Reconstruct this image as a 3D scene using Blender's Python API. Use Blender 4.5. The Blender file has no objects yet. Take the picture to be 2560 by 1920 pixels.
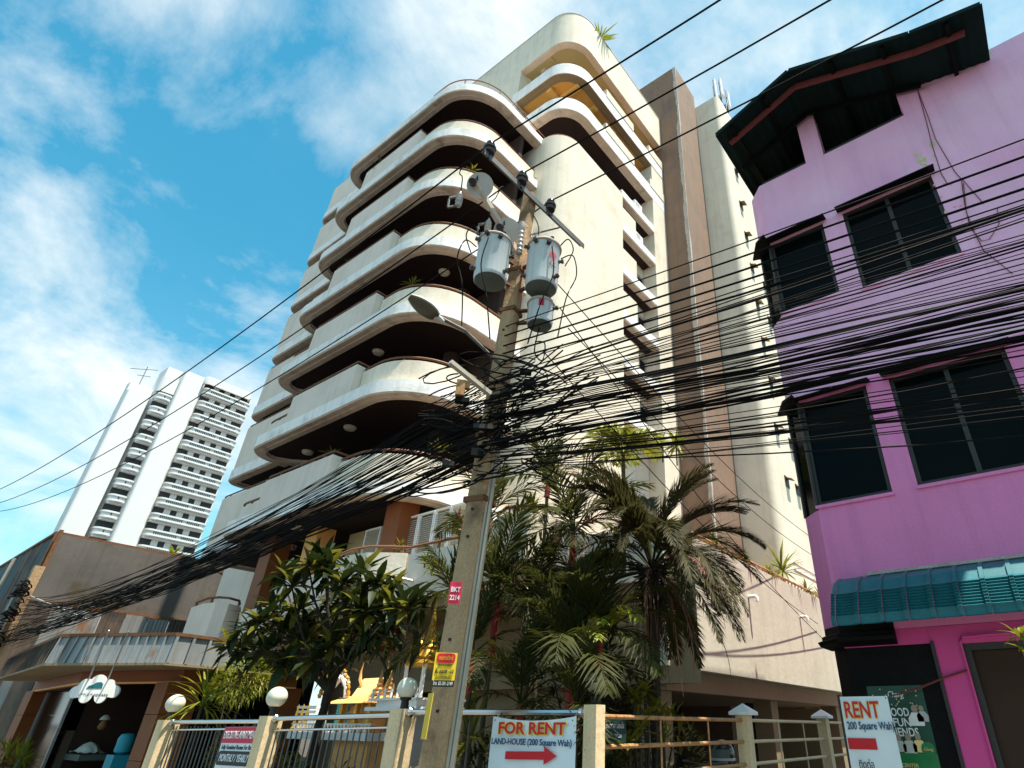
import bpy, bmesh, math, random
from mathutils import Vector, Matrix
R = math.radians
random.seed(7)
SC = bpy.context.scene
COL = SC.collection

# ------------------------------------------------------------------ camera, sky, sun, exposure
FPX, CX, CY = 1439.714, 1521.665, 968.27          # focal length and principal point, in pixels of a 2560 x 1920 picture
YAW, PIT, ROL = R(35.762), R(30.405), R(.499)
CAM = Vector((0, 0, 1.6))
fw = Vector((-math.sin(YAW) * math.cos(PIT), math.cos(YAW) * math.cos(PIT), math.sin(PIT)))
rt0 = Vector((math.cos(YAW), math.sin(YAW), 0)); up0 = rt0.cross(fw)
rt = rt0 * math.cos(ROL) + up0 * math.sin(ROL); up = up0 * math.cos(ROL) - rt0 * math.sin(ROL)
cd = bpy.data.cameras.new('camera'); cam = bpy.data.objects.new('camera', cd); COL.objects.link(cam)
cam.matrix_world = Matrix(((rt.x, up.x, -fw.x, 0), (rt.y, up.y, -fw.y, 0), (rt.z, up.z, -fw.z, 1.6), (0, 0, 0, 1)))
cd.sensor_width = 36; cd.sensor_fit = 'HORIZONTAL'; cd.lens = FPX / 2560 * 36
cd.shift_x = (1280 - CX) / 2560; cd.shift_y = (CY - 960) / 2560
cd.clip_start = .05; cd.clip_end = 3000
SC.camera = cam

SUN = Vector((.295, .03, .95)).normalized()
w = bpy.data.worlds.new('World'); SC.world = w; w.use_nodes = True
nt = w.node_tree; nt.nodes.clear()
def wn(t, **k):
    n = nt.nodes.new(t)
    for a, b in k.items(): setattr(n, a, b)
    return n
L_ = nt.links.new
sky = wn('ShaderNodeTexSky', sky_type='NISHITA', sun_disc=False)
sky.sun_elevation = math.asin(SUN.z); sky.sun_rotation = math.atan2(SUN.x, SUN.y)
sky.air_density = 1.0; sky.dust_density = .4; sky.ozone_density = 2.0
tint = wn('ShaderNodeMix', data_type='RGBA', blend_type='MULTIPLY'); tint.inputs[0].default_value = 1
tint.inputs[7].default_value = (.14, 1.0, .95, 1)
L_(sky.outputs[0], tint.inputs[6])
tc = wn('ShaderNodeTexCoord'); sx = wn('ShaderNodeSeparateXYZ'); L_(tc.outputs['Generated'], sx.inputs[0])
zc = wn('ShaderNodeMath', operation='MAXIMUM'); zc.inputs[1].default_value = 0.0; L_(sx.outputs[2], zc.inputs[0])
za = wn('ShaderNodeMath', operation='ADD'); za.inputs[1].default_value = .22; L_(zc.outputs[0], za.inputs[0])
dx = wn('ShaderNodeMath', operation='DIVIDE'); L_(sx.outputs[0], dx.inputs[0]); L_(za.outputs[0], dx.inputs[1])
dy = wn('ShaderNodeMath', operation='DIVIDE'); L_(sx.outputs[1], dy.inputs[0]); L_(za.outputs[0], dy.inputs[1])
cv = wn('ShaderNodeCombineXYZ'); L_(dx.outputs[0], cv.inputs[0]); L_(dy.outputs[0], cv.inputs[1])
mp = wn('ShaderNodeMapping'); mp.inputs['Location'].default_value = (2.2, 3.6, 7.8); mp.inputs['Scale'].default_value = (1.0, 1.0, 1); L_(cv.outputs[0], mp.inputs[0])
n1 = wn('ShaderNodeTexNoise'); n1.inputs['Scale'].default_value = 1.9; n1.inputs['Detail'].default_value = 9; n1.inputs['Roughness'].default_value = .62; n1.inputs['Distortion'].default_value = .35
L_(mp.outputs[0], n1.inputs['Vector'])
cr = wn('ShaderNodeValToRGB'); cr.color_ramp.elements[0].position = .42; cr.color_ramp.elements[1].position = .70; cr.color_ramp.elements[0].color = (.04, .04, .04, 1)
L_(n1.outputs[0], cr.inputs[0])
n2 = wn('ShaderNodeTexNoise'); n2.inputs['Scale'].default_value = 3.1; n2.inputs['Detail'].default_value = 8; n2.inputs['Roughness'].default_value = .6; L_(mp.outputs[0], n2.inputs['Vector'])
cc = wn('ShaderNodeValToRGB'); cc.color_ramp.elements[0].position = .35; cc.color_ramp.elements[1].position = .62
cc.color_ramp.elements[0].color = (3.3, 4.0, 4.2, 1); cc.color_ramp.elements[1].color = (5.2, 5.3, 5.2, 1)
L_(n2.outputs[0], cc.inputs[0])
mx = wn('ShaderNodeMix', data_type='RGBA'); L_(cr.outputs[0], mx.inputs[0]); L_(tint.outputs[2], mx.inputs[6]); L_(cc.outputs[0], mx.inputs[7])
hz = wn('ShaderNodeMath', operation='SUBTRACT'); hz.inputs[0].default_value = 1.0; L_(zc.outputs[0], hz.inputs[1])
hp = wn('ShaderNodeMath', operation='POWER'); hp.inputs[1].default_value = 5.0; L_(hz.outputs[0], hp.inputs[0])
hm = wn('ShaderNodeMix', data_type='RGBA'); L_(hp.outputs[0], hm.inputs[0]); L_(mx.outputs[2], hm.inputs[6]); hm.inputs[7].default_value = (4.0, 4.7, 4.9, 1)
bg = wn('ShaderNodeBackground'); bg.inputs[1].default_value = .1; L_(hm.outputs[2], bg.inputs[0])
wo = wn('ShaderNodeOutputWorld'); L_(bg.outputs[0], wo.inputs[0])
sl = bpy.data.lights.new('sun', 'SUN'); sl.energy = 4.5; sl.angle = R(.5); sl.color = (1, .93, .80)
so = bpy.data.objects.new('sun', sl); COL.objects.link(so); so.rotation_euler = SUN.to_track_quat('Z', 'Y').to_euler()
vs = SC.view_settings; vs.view_transform = 'Standard'; vs.look = 'None'; vs.exposure = 1.22; vs.gamma = 1; vs.use_curve_mapping = False

# ------------------------------------------------------------------ helpers
def ray(px, py): return rt * ((px - CX) / FPX) - up * ((py - CY) / FPX) + fw
def aY(px, py, Y): r = ray(px, py); return CAM + r * (Y / r.y)       # the point seen at a pixel of the photograph, on a plane of the place
def aX(px, py, X): r = ray(px, py); return CAM + r * (X / r.x)
def aZ(px, py, Z): r = ray(px, py); return CAM + r * ((Z - 1.6) / r.z)
def aD(px, py, d): r = ray(px, py); return CAM + r * (d / math.hypot(r.x, r.y))

M = {}
def mat(name, col, rough=.8, var=.12, vs_=1.2, streak=0, bump=.0, bs=14, metal=0, spec=.35, col2=None, c2=(.5, .62), trans=0, fine=0, c2s=.8):
    m = bpy.data.materials.new(name); m.use_nodes = True; t = m.node_tree; b = t.nodes['Principled BSDF']
    b.inputs['Roughness'].default_value = rough; b.inputs['Metallic'].default_value = metal; b.inputs['Specular IOR Level'].default_value = spec
    N = t.nodes.new; K = t.links.new
    co = N('ShaderNodeTexCoord')
    ns = N('ShaderNodeTexNoise'); ns.inputs['Scale'].default_value = vs_; ns.inputs['Detail'].default_value = 7; ns.inputs['Roughness'].default_value = .6; K(co.outputs['Object'], ns.inputs[0])
    r = N('ShaderNodeMapRange'); r.inputs[1].default_value = .3; r.inputs[2].default_value = .7; r.inputs[3].default_value = 1 - var; r.inputs[4].default_value = 1 + var; K(ns.outputs[0], r.inputs[0])
    val = r.outputs[0]
    if streak:
        mp = N('ShaderNodeMapping'); mp.inputs['Scale'].default_value = (5, 5, .22); K(co.outputs['Object'], mp.inputs[0])
        n2 = N('ShaderNodeTexNoise'); n2.inputs['Scale'].default_value = 1.0; n2.inputs['Detail'].default_value = 8; n2.inputs['Roughness'].default_value = .65; K(mp.outputs[0], n2.inputs[0])
        r2 = N('ShaderNodeMapRange'); r2.inputs[1].default_value = .48; r2.inputs[2].default_value = .72; r2.inputs[3].default_value = 1; r2.inputs[4].default_value = 1 - streak; K(n2.outputs[0], r2.inputs[0])
        mu = N('ShaderNodeMath'); mu.operation = 'MULTIPLY'; K(val, mu.inputs[0]); K(r2.outputs[0], mu.inputs[1]); val = mu.outputs[0]
    if fine:
        n4 = N('ShaderNodeTexNoise'); n4.inputs['Scale'].default_value = 45; n4.inputs['Detail'].default_value = 4; K(co.outputs['Object'], n4.inputs[0])
        r4 = N('ShaderNodeMapRange'); r4.inputs[1].default_value = .35; r4.inputs[2].default_value = .65; r4.inputs[3].default_value = 1 - fine; r4.inputs[4].default_value = 1 + fine; K(n4.outputs[0], r4.inputs[0])
        mu = N('ShaderNodeMath'); mu.operation = 'MULTIPLY'; K(val, mu.inputs[0]); K(r4.outputs[0], mu.inputs[1]); val = mu.outputs[0]
    base = N('ShaderNodeRGB'); base.outputs[0].default_value = (*col, 1); src = base.outputs[0]
    if col2:
        n3 = N('ShaderNodeTexNoise'); n3.inputs['Scale'].default_value = c2s; n3.inputs['Detail'].default_value = 8; n3.inputs['Roughness'].default_value = .62; K(co.outputs['Object'], n3.inputs[0])
        r3 = N('ShaderNodeMapRange'); r3.inputs[1].default_value = c2[0]; r3.inputs[2].default_value = c2[1]; K(n3.outputs[0], r3.inputs[0])
        mm = N('ShaderNodeMix'); mm.data_type = 'RGBA'; K(r3.outputs[0], mm.inputs[0]); K(src, mm.inputs[6]); mm.inputs[7].default_value = (*col2, 1); src = mm.outputs[2]
    sc = N('ShaderNodeVectorMath'); sc.operation = 'SCALE'; K(src, sc.inputs[0]); K(val, sc.inputs['Scale']); K(sc.outputs[0], b.inputs['Base Color'])
    if bump:
        nb = N('ShaderNodeTexNoise'); nb.inputs['Scale'].default_value = bs; nb.inputs['Detail'].default_value = 6; K(co.outputs['Object'], nb.inputs[0])
        bb = N('ShaderNodeBump'); bb.inputs['Strength'].default_value = bump; bb.inputs['Distance'].default_value = .02; K(nb.outputs[0], bb.inputs['Height']); K(bb.outputs[0], b.inputs['Normal'])
    if trans:
        tr = N('ShaderNodeBsdfTranslucent'); K(sc.outputs[0], tr.inputs[0]); ms = N('ShaderNodeMixShader'); ms.inputs[0].default_value = trans
        out = t.nodes['Material Output']; K(b.outputs[0], ms.inputs[1]); K(tr.outputs[0], ms.inputs[2]); K(ms.outputs[0], out.inputs[0])
    M[name] = m; return m

mat('cream', (.74, .655, .525), .85, .06, .6, .13, .35, 9, col2=(.62, .53, .41), c2=(.5, .75), fine=.04)
mat('band', (.86, .82, .78), .75, .05, .7, .20, .25, 9, col2=(.58, .56, .52), c2=(.52, .72), c2s=1.6, fine=.05)
mat('beige', (.74, .625, .53), .85, .06, .7, .12, .3, 9, col2=(.64, .53, .44), c2=(.5, .75))
mat('rim', (.52, .43, .35), .9, .14, 2.5, 0, .3, 12, col2=(.22, .19, .16), c2=(.55, .75), c2s=1.5)
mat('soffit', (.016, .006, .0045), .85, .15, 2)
mat('inner', (.045, .024, .016), .9, .15, 1)  # inner walls; shade of the recesses put into the dark brown
mat('olive', (.56, .47, .25), .9, .08, .8)
mat('amber', (.85, .47, .12), .9, .08, .8)
mat('rail', (.17, .07, .035), .6, .2, 4)
mat('brown_plaster', (.235, .15, .105), .9, .10, .5, .18, .5, 7, col2=(.18, .125, .10), c2=(.52, .72))
mat('worn_white', (.46, .40, .35), .9, .15, 3, fine=.2)
mat('podium', (.57, .555, .445), .85, .07, .7, .10, .3, 9, col2=(.50, .48, .385), c2=(.5, .7))
mat('tan_shade', (.27, .20, .115), .9, .08, .8, .1, .2)  # tan, with podium-front and garage shade put into the colour
mat('orange_brown', (.22, .065, .015), .6, .10, 1.2)
mat('glass', (.002, .004, .0045), .10, .1, 1, spec=.05)
mat('dark_frame', (.030, .026, .022), .5, .15, 5)
mat('alu', (.40, .40, .39), .45, .1, 4, metal=.3)
mat('pink', (.83, .41, .61), .8, .06, .9, .12, .5, 5, col2=(.86, .54, .69), c2=(.42, .75), c2s=.55, fine=.04)
mat('pink_low', (.77, .23, .47), .8, .07, .9, .14, .5, 5, col2=(.78, .24, .47), c2=(.45, .8), c2s=.5, fine=.04)
mat('magenta', (.62, .07, .27), .75, .08, 1.0, .12, .4, 6)
mat('patch', (.60, .50, .33), .9, .2, 8, fine=.2)
mat('black_paint_and_shade', (.005, .005, .005), .6, .3, 4, spec=.12, fine=.3)  # black trim; also room and shop shade put into wall colour
mat('dark_red', (.16, .035, .03), .6, .15, 3)
mat('roof_sheet', (.008, .020, .019), .8, .25, 1.5, spec=.1)
mat('teal', (.012, .13, .155), .45, .12, 3, fine=.1)
mat('concrete', (.43, .275, .15), .9, .16, 2.0, .35, .6, 22, col2=(.17, .105, .055), c2=(.5, .7), c2s=2.5, fine=.1)
mat('conduit', (.42, .38, .30), .5, .1, 3)
mat('wire', (.006, .0055, .005), .8, .2, 3, spec=.12)
mat('steel', (.14, .135, .125), .5, .25, 5, metal=.5)
mat('rust', (.16, .07, .03), .8, .3, 6)
mat('can', (.56, .58, .56), .35, .07, 2, .4, spec=.5, col2=(.24, .15, .09), c2=(.66, .75), c2s=5)
mat('can_dark', (.10, .125, .115), .5, .1, 3)
mat('insul', (.025, .017, .015), .2, .1, 3, spec=.6)
mat('porcelain', (.35, .32, .29), .3, .1, 3, spec=.6)
mat('pale_grey', (.46, .45, .42), .5, .06, 3)
mat('lens', (.10, .085, .055), .3, .15, 8)
mat('post', (.72, .54, .32), .85, .10, 1.5, .25, .4, 14, fine=.08)
mat('white', (.78, .77, .74), .7, .06, 2)
mat('chrome', (.62, .62, .60), .22, .06, 3, metal=1)
mat('orange_pipe', (.42, .22, .085), .55, .2, 6, fine=.15, col2=(.20, .10, .05), c2=(.5, .65), c2s=6)
mat('pipe_cream', (.60, .45, .26), .55, .1, 4)
mat('globe', (.72, .68, .54), .35, .10, 4, col2=(.50, .45, .30), c2=(.55, .75), c2s=6)
mat('vinyl', (.66, .74, .77), .4, .04, 3, spec=.4)
mat('red', (.55, .012, .02), .5, .05, 2)
mat('red_sign', (.56, .02, .06), .5, .05, 3)
mat('yellow', (.72, .50, .02), .45, .05, 3)
mat('yellow_edge', (.70, .46, .03), .5, .05, 3)
mat('navy', (.01, .06, .13), .5, .05, 2)
mat('ink', (.015, .013, .012), .5, .1, 2)
mat('whiteink', (.8, .8, .78), .5, .03, 2)
mat('green_sign', (.008, .035, .03), .4, .1, 3)
mat('poster', (.010, .065, .040), .35, .25, 4)
mat('posterg', (.02, .20, .06), .35, .2, 4)
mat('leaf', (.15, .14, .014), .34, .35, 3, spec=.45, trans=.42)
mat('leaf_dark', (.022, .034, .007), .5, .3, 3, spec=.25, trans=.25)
mat('leaf_lime', (.20, .22, .015), .5, .25, 3, trans=.35)
mat('palm', (.048, .052, .010), .6, .35, 2, spec=.2, trans=.38)
mat('palm_date', (.060, .054, .018), .6, .3, 2, spec=.2, trans=.34)
mat('palm_old', (.30, .10, .07), .7, .25, 3, trans=.15)
mat('frond_brown', (.14, .065, .035), .8, .3, 4)
mat('bark', (.030, .022, .016), .95, .3, 6, bump=.8, bs=20)
mat('redstem', (.30, .022, .012), .5, .15, 4)
mat('stem', (.07, .055, .03), .8, .25, 5)
mat('gold', (.60, .34, .05), .35, .25, 14, metal=.45, fine=.3)
mat('shrine_yellow', (.88, .66, .28), .6, .08, 4)
mat('shrine_roof', (.78, .40, .13), .6, .10, 6)
mat('tile_blue', (.03, .34, .36), .5, .1, 4)
mat('tarp', (.115, .10, .09), .75, .2, .25, .2, .9, 1.6, col2=(.09, .068, .038), c2=(.50, .58), c2s=.4)
mat('tarp_blue', (.05, .085, .10), .75, .25, .3, .4, .9, 2)
mat('tin', (.22, .215, .205), .55, .15, 1, .45, .2, col2=(.22, .095, .035), c2=(.58, .72), c2s=1.1)
mat('tin_rust', (.11, .075, .052), .7, .25, 1.5, .5, .3, col2=(.05, .04, .035), c2=(.45, .6))
mat('galv', (.27, .28, .28), .45, .12, 1.6, .25, metal=.25, col2=(.24, .13, .07), c2=(.62, .74), c2s=1.6)
mat('far_white', (.66, .66, .65), .85, .04, .05, .08)
mat('far_dark', (.03, .033, .034), .6, .1, .3)
mat('far_grey', (.40, .40, .39), .85, .05, .3)
mat('asphalt', (.05, .05, .05), .9, .2, 2, fine=.3)
mat('paving', (.22, .20, .18), .9, .15, 2, fine=.2)
mat('soil', (.06, .045, .03), .95, .3, 3, fine=.3)
mat('shop_blue', (.02, .30, .42), .5, .1, 2)
mat('wood', (.25, .12, .04), .7, .2, 5)
mat('cloth', (.50, .52, .46), .9, .2, 6)
mat('cardboard', (.34, .27, .20), .85, .1, 4)

LOC = {}
CNT = {}
def _link(o, parent):
    COL.objects.link(o)
    if parent is not None: o.parent = parent
    return o
def tag(o, label=None, cat=None, group=None, kind=None):
    for k, v in (('label', label), ('category', cat), ('group', group), ('kind', kind)):
        if v: o[k] = v
    return o
def thing(name, label, cat, loc, group=None):
    o = bpy.data.objects.new(name, None); o.empty_display_size = .2
    COL.objects.link(o); o.location = loc; LOC[o.name] = Vector(loc)
    return tag(o, label, cat, group)

class MB:
    def __init__(s): s.v = []; s.f = []; s.sm = []
    def add(s, vs, fs, smooth=False):
        n = len(s.v); s.v += [tuple(v) for v in vs]
        for f in fs: s.f.append(tuple(i + n for i in f)); s.sm.append(smooth)
        return s
    def box(s, x0, x1, y0, y1, z0, z1):
        s.add([(x0, y0, z0), (x1, y0, z0), (x1, y1, z0), (x0, y1, z0), (x0, y0, z1), (x1, y0, z1), (x1, y1, z1), (x0, y1, z1)],
              [(0, 3, 2, 1), (4, 5, 6, 7), (0, 1, 5, 4), (1, 2, 6, 5), (2, 3, 7, 6), (3, 0, 4, 7)]); return s
    def obox(s, o, ux, uy, uz):               # box from a corner-centre o and three half vectors
        o, ux, uy, uz = map(Vector, (o, ux, uy, uz))
        P = [o + ux * a + uy * b + uz * c for c in (-1, 1) for (a, b) in ((-1, -1), (1, -1), (1, 1), (-1, 1))]
        s.add(P, [(0, 3, 2, 1), (4, 5, 6, 7), (0, 1, 5, 4), (1, 2, 6, 5), (2, 3, 7, 6), (3, 0, 4, 7)]); return s
    def bar(s, a, b, wd, th=None):
        a, b = Vector(a), Vector(b); d = (b - a); l = d.length; d = d.normalized() if l else Vector((0, 0, 1))
        q = d.to_track_quat('Z', 'Y'); th = th or wd
        s.obox((a + b) / 2, q @ Vector((wd / 2, 0, 0)), q @ Vector((0, th / 2, 0)), d * l / 2); return s
    def prism(s, pts, z0, z1):                # pts ccw in plan
        n = len(pts); V = [(x, y, z0) for x, y in pts] + [(x, y, z1) for x, y in pts]
        s.add(V, [tuple(reversed(range(n))), tuple(range(n, 2 * n))] + [(i, (i + 1) % n, n + (i + 1) % n, n + i) for i in range(n)]); return s
    def sweep(s, path, prof, smooth=False, caps=True):   # plan path, closed profile of (inward offset, z)
        if smooth and len(path) > 3:          # holding points keep the flats flat beside the rounded corners
            q = [path[0]]
            for a, b in zip(path, path[1:]):
                l = math.dist(a, b)
                if l > .55:
                    for t in (.03 / l, 1 - .03 / l): q.append((a[0] + (b[0] - a[0]) * t, a[1] + (b[1] - a[1]) * t))
                q.append(b)
            path = q
        n = len(path); P = [Vector((*p, 0)) for p in path]; rows = []
        for i in range(n):
            a = (P[i] - P[i - 1]).normalized() if i else None
            b = (P[i + 1] - P[i]).normalized() if i < n - 1 else None
            if a is None: a = b
            if b is None: b = a
            t = (a + b).normalized(); nn = Vector((-t.y, t.x, 0)); c = max(.35, nn.dot(Vector((-a.y, a.x, 0))))
            rows.append([P[i] + nn * (o / c) + Vector((0, 0, z)) for o, z in prof])
        m = len(prof); V = [v for r in rows for v in r]; F = []
        for i in range(n - 1):
            for j in range(m): F.append((i * m + j, i * m + (j + 1) % m, (i + 1) * m + (j + 1) % m, (i + 1) * m + j))
        if caps: F += [tuple(range(m)), tuple(reversed(range((n - 1) * m, n * m)))]
        s.add(V, F, smooth); return s
    def tube(s, pts, r, k=6, smooth=True, caps=True):
        pts = [Vector(p) for p in pts]; n = len(pts); rr = r if isinstance(r, (list, tuple)) else [r] * n; V = []; F = []
        ref = Vector((0, 0, 1))
        for i, p in enumerate(pts):
            d = (pts[min(i + 1, n - 1)] - pts[max(i - 1, 0)])
            d = d.normalized() if d.length > 1e-9 else Vector((0, 0, 1))
            if abs(d.dot(ref)) > .95: u = d.cross(Vector((1, 0, 0))).normalized()
            else: u = d.cross(ref).normalized()
            v = d.cross(u)
            for j in range(k): a = 2 * math.pi * j / k; V.append(p + (u * math.cos(a) + v * math.sin(a)) * rr[i])
        for i in range(n - 1):
            for j in range(k): F.append((i * k + j, i * k + (j + 1) % k, (i + 1) * k + (j + 1) % k, (i + 1) * k + j))
        if caps: F += [tuple(reversed(range(k))), tuple(range((n - 1) * k, n * k))]
        s.add(V, F, smooth); return s
    def lathe(s, o, prof, k=16, axis=(0, 0, 1), smooth=True):   # prof (r, h) along axis
        o = Vector(o); q = Vector(axis).normalized().to_track_quat('Z', 'Y'); V = []; F = []
        for r, h in prof:
            for j in range(k): a = 2 * math.pi * j / k; V.append(o + q @ Vector((r * math.cos(a), r * math.sin(a), h)))
        n = len(prof)
        for i in range(n - 1):
            for j in range(k): F.append((i * k + j, i * k + (j + 1) % k, (i + 1) * k + (j + 1) % k, (i + 1) * k + j))
        F += [tuple(reversed(range(k))), tuple(range((n - 1) * k, n * k))]
        s.add(V, F, smooth); return s
    def ball(s, o, r, k=16, n=10, sz=1):
        s.lathe(o, [(max(1e-4, r * math.sin(math.pi * i / n)), -r * sz * math.cos(math.pi * i / n)) for i in range(n + 1)], k); return s
    def quad(s, a, b, c, d): s.add([a, b, c, d], [(0, 1, 2, 3)]); return s
    def mesh(s, name, m, off=Vector((0, 0, 0))):
        me = bpy.data.meshes.new(name); me.from_pydata([(v[0] - off[0], v[1] - off[1], v[2] - off[2]) for v in s.v], [], s.f)
        me.polygons.foreach_set('use_smooth', s.sm); me.materials.append(M[m]); me.update()
        if any(s.sm): me.set_sharp_from_angle(angle=R(38))
        return me
    def build(s, name, m, parent=None, kind=None, label=None, cat=None, group=None):
        if parent is not None: off = LOC[parent.name]
        else:
            xs = [v[0] for v in s.v]; ys = [v[1] for v in s.v]; zs = [v[2] for v in s.v]
            off = Vector(((min(xs) + max(xs)) / 2, (min(ys) + max(ys)) / 2, min(zs)))
        o = bpy.data.objects.new(name, s.mesh(name, m, off)); _link(o, parent)
        if parent is None: o.location = off
        LOC[o.name] = off
        return tag(o, label, cat, group, kind)

def inst(name, me, parent, loc, rot=(0, 0, 0), sc=1, mtx=None):       # one more object that shares a mesh
    o = bpy.data.objects.new(name, me); _link(o, parent)
    off = LOC[parent.name] if parent is not None else Vector((0, 0, 0))
    if mtx is not None: o.matrix_basis = Matrix.Translation(Vector(loc) - off) @ mtx
    else:
        o.location = Vector(loc) - off; o.rotation_euler = rot; o.scale = (sc, sc, sc) if not isinstance(sc, tuple) else sc
    LOC[o.name] = off
    return o
def arc(cx, cy, r, a0, a1, n): return [(cx + r * math.cos(R(a0 + (a1 - a0) * i / n)), cy + r * math.sin(R(a0 + (a1 - a0) * i / n))) for i in range(n + 1)]

def frame_of(o, u, v):                                  # sign frame: origin, right, up
    u = Vector(u).normalized(); v = Vector(v); v = (v - u * v.dot(u)).normalized(); n = u.cross(v)
    return Vector(o), u, v, n
def text(fr, txt, x, y, size, m, parent, width=None, dz=.004, ext=.0015, shear=0, name='lettering', align='CENTER', bold=.0):
    o_, u, v, n = fr
    c = bpy.data.curves.new('t', 'FONT'); c.body = txt; c.size = size; c.align_x = align; c.align_y = 'CENTER'; c.extrude = ext; c.shear = shear; c.offset = bold; c.resolution_u = 3
    t = bpy.data.objects.new('t', c); COL.objects.link(t); bpy.context.view_layer.update()
    me = bpy.data.meshes.new_from_object(t.evaluated_get(bpy.context.evaluated_depsgraph_get()))
    bpy.data.objects.remove(t); bpy.data.curves.remove(c)
    if not len(me.vertices): return None
    xs = [q.co.x for q in me.vertices]; s = 1
    if width: s = width / (max(xs) - min(xs))
    off = LOC[parent.name]
    for q in me.vertices: q.co = o_ + u * (x + q.co.x * s) + v * (y + q.co.y) + n * (dz + q.co.z) - off
    me.materials.clear(); me.materials.append(M[m]); me.name = name
    ob = bpy.data.objects.new(name, me); _link(ob, parent); LOC[ob.name] = off
    return ob
def plate(fr, x0, x1, y0, y1, t=.01, dz=0):
    o, u, v, n = fr; mb = MB()
    mb.obox(o + u * ((x0 + x1) / 2) + v * ((y0 + y1) / 2) + n * (dz - t / 2), u * ((x1 - x0) / 2), v * ((y1 - y0) / 2), n * (t / 2)); return mb
def poly(fr, pts, dz=.004, t=.003):
    o, u, v, n = fr; mb = MB(); k = len(pts)
    V = [o + u * x + v * y + n * dz for x, y in pts] + [o + u * x + v * y + n * (dz - t) for x, y in pts]
    mb.add(V, [tuple(range(k)), tuple(reversed(range(k, 2 * k)))] + [(i, k + i, k + (i + 1) % k, (i + 1) % k) for i in range(k)]); return mb

# ------------------------------------------------------------------ ground
MB().box(-400, 400, -60, 600, -1.2, -.12).build('ground', 'soil', kind='structure')
MB().box(-200, 60, -7, 2.6, -.119, 0).build('road', 'asphalt', kind='structure')
MB().box(-200, 60, 2.6, 2.75, -.119, .13).build('kerb', 'paving', kind='structure')
MB().box(-200, 60, 2.75, 4.35, -.119, .12).build('pavement', 'paving', kind='structure')
MB().box(-13.5, -3.6, 4.35, 9.0, -.119, .10).build('garden_soil', 'soil', kind='structure')
MB().box(-3.6, 6, 4.35, 40, -.119, .11).build('driveway_ground', 'paving', kind='structure')
MB().box(-13, -3.6, 9.0, 30, -.119, .105).build('garage_floor', 'paving', kind='structure')
# ------------------------------------------------------------------ the apartment building
ap = thing('apartment_building', 'cream apartment block with rounded white balconies stacked behind the utility pole', 'apartment building', (-16, 14, .1))
FL = [25.14, 22.1, 19.12, 16.1, 13.13, 10.16, 6.98]
def band_path(x0=-22.3, tail=13.1, end=True):
    p = [(-21.3, 10.4), (-21.95, 9.75)] + arc(-21.3, 9.0, 1.0, 172, 270, 7) + arc(-15.1, 10.2, 2.2, 270, 360, 12)
    if end: p.append((-12.9, tail))
    return p
def inset(path, d):
    n = len(path); P = [Vector((*p, 0)) for p in path]; out = []
    for i in range(n):
        a = (P[i] - P[i - 1]).normalized() if i else (P[1] - P[0]).normalized()
        b = (P[i + 1] - P[i]).normalized() if i < n - 1 else a
        t = (a + b).normalized(); nn = Vector((-t.y, t.x, 0)); q = P[i] + nn * (d / max(.35, nn.dot(Vector((-a.y, a.x, 0))))); out.append((q.x, q.y))
    return out
def rails(path, z, off, parent, posts=1.5, lo=None, r=.038):
    p = inset(path, off); mb = MB(); mb.tube([(x, y, z) for x, y in p], r, 6)
    acc = .2
    for a, b in zip(p, p[1:]):
        l = math.dist(a, b)
        while acc < l:
            t = acc / l; mb.box(a[0] + (b[0] - a[0]) * t - .022, a[0] + (b[0] - a[0]) * t + .022, a[1] + (b[1] - a[1]) * t - .022, a[1] + (b[1] - a[1]) * t + .022, lo, z); acc += posts
        acc -= l
    return mb.build('handrail', 'rail', parent)
cornerp = [(-15.8, 8.0)] + arc(-15.1, 10.2, 2.2, 270, 360, 12) + [(-12.9, 13.0)]
leftp = arc(-21.3, 9.0, 1.0, 185, 270, 6) + [(-19.75, 8.0)]
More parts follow.
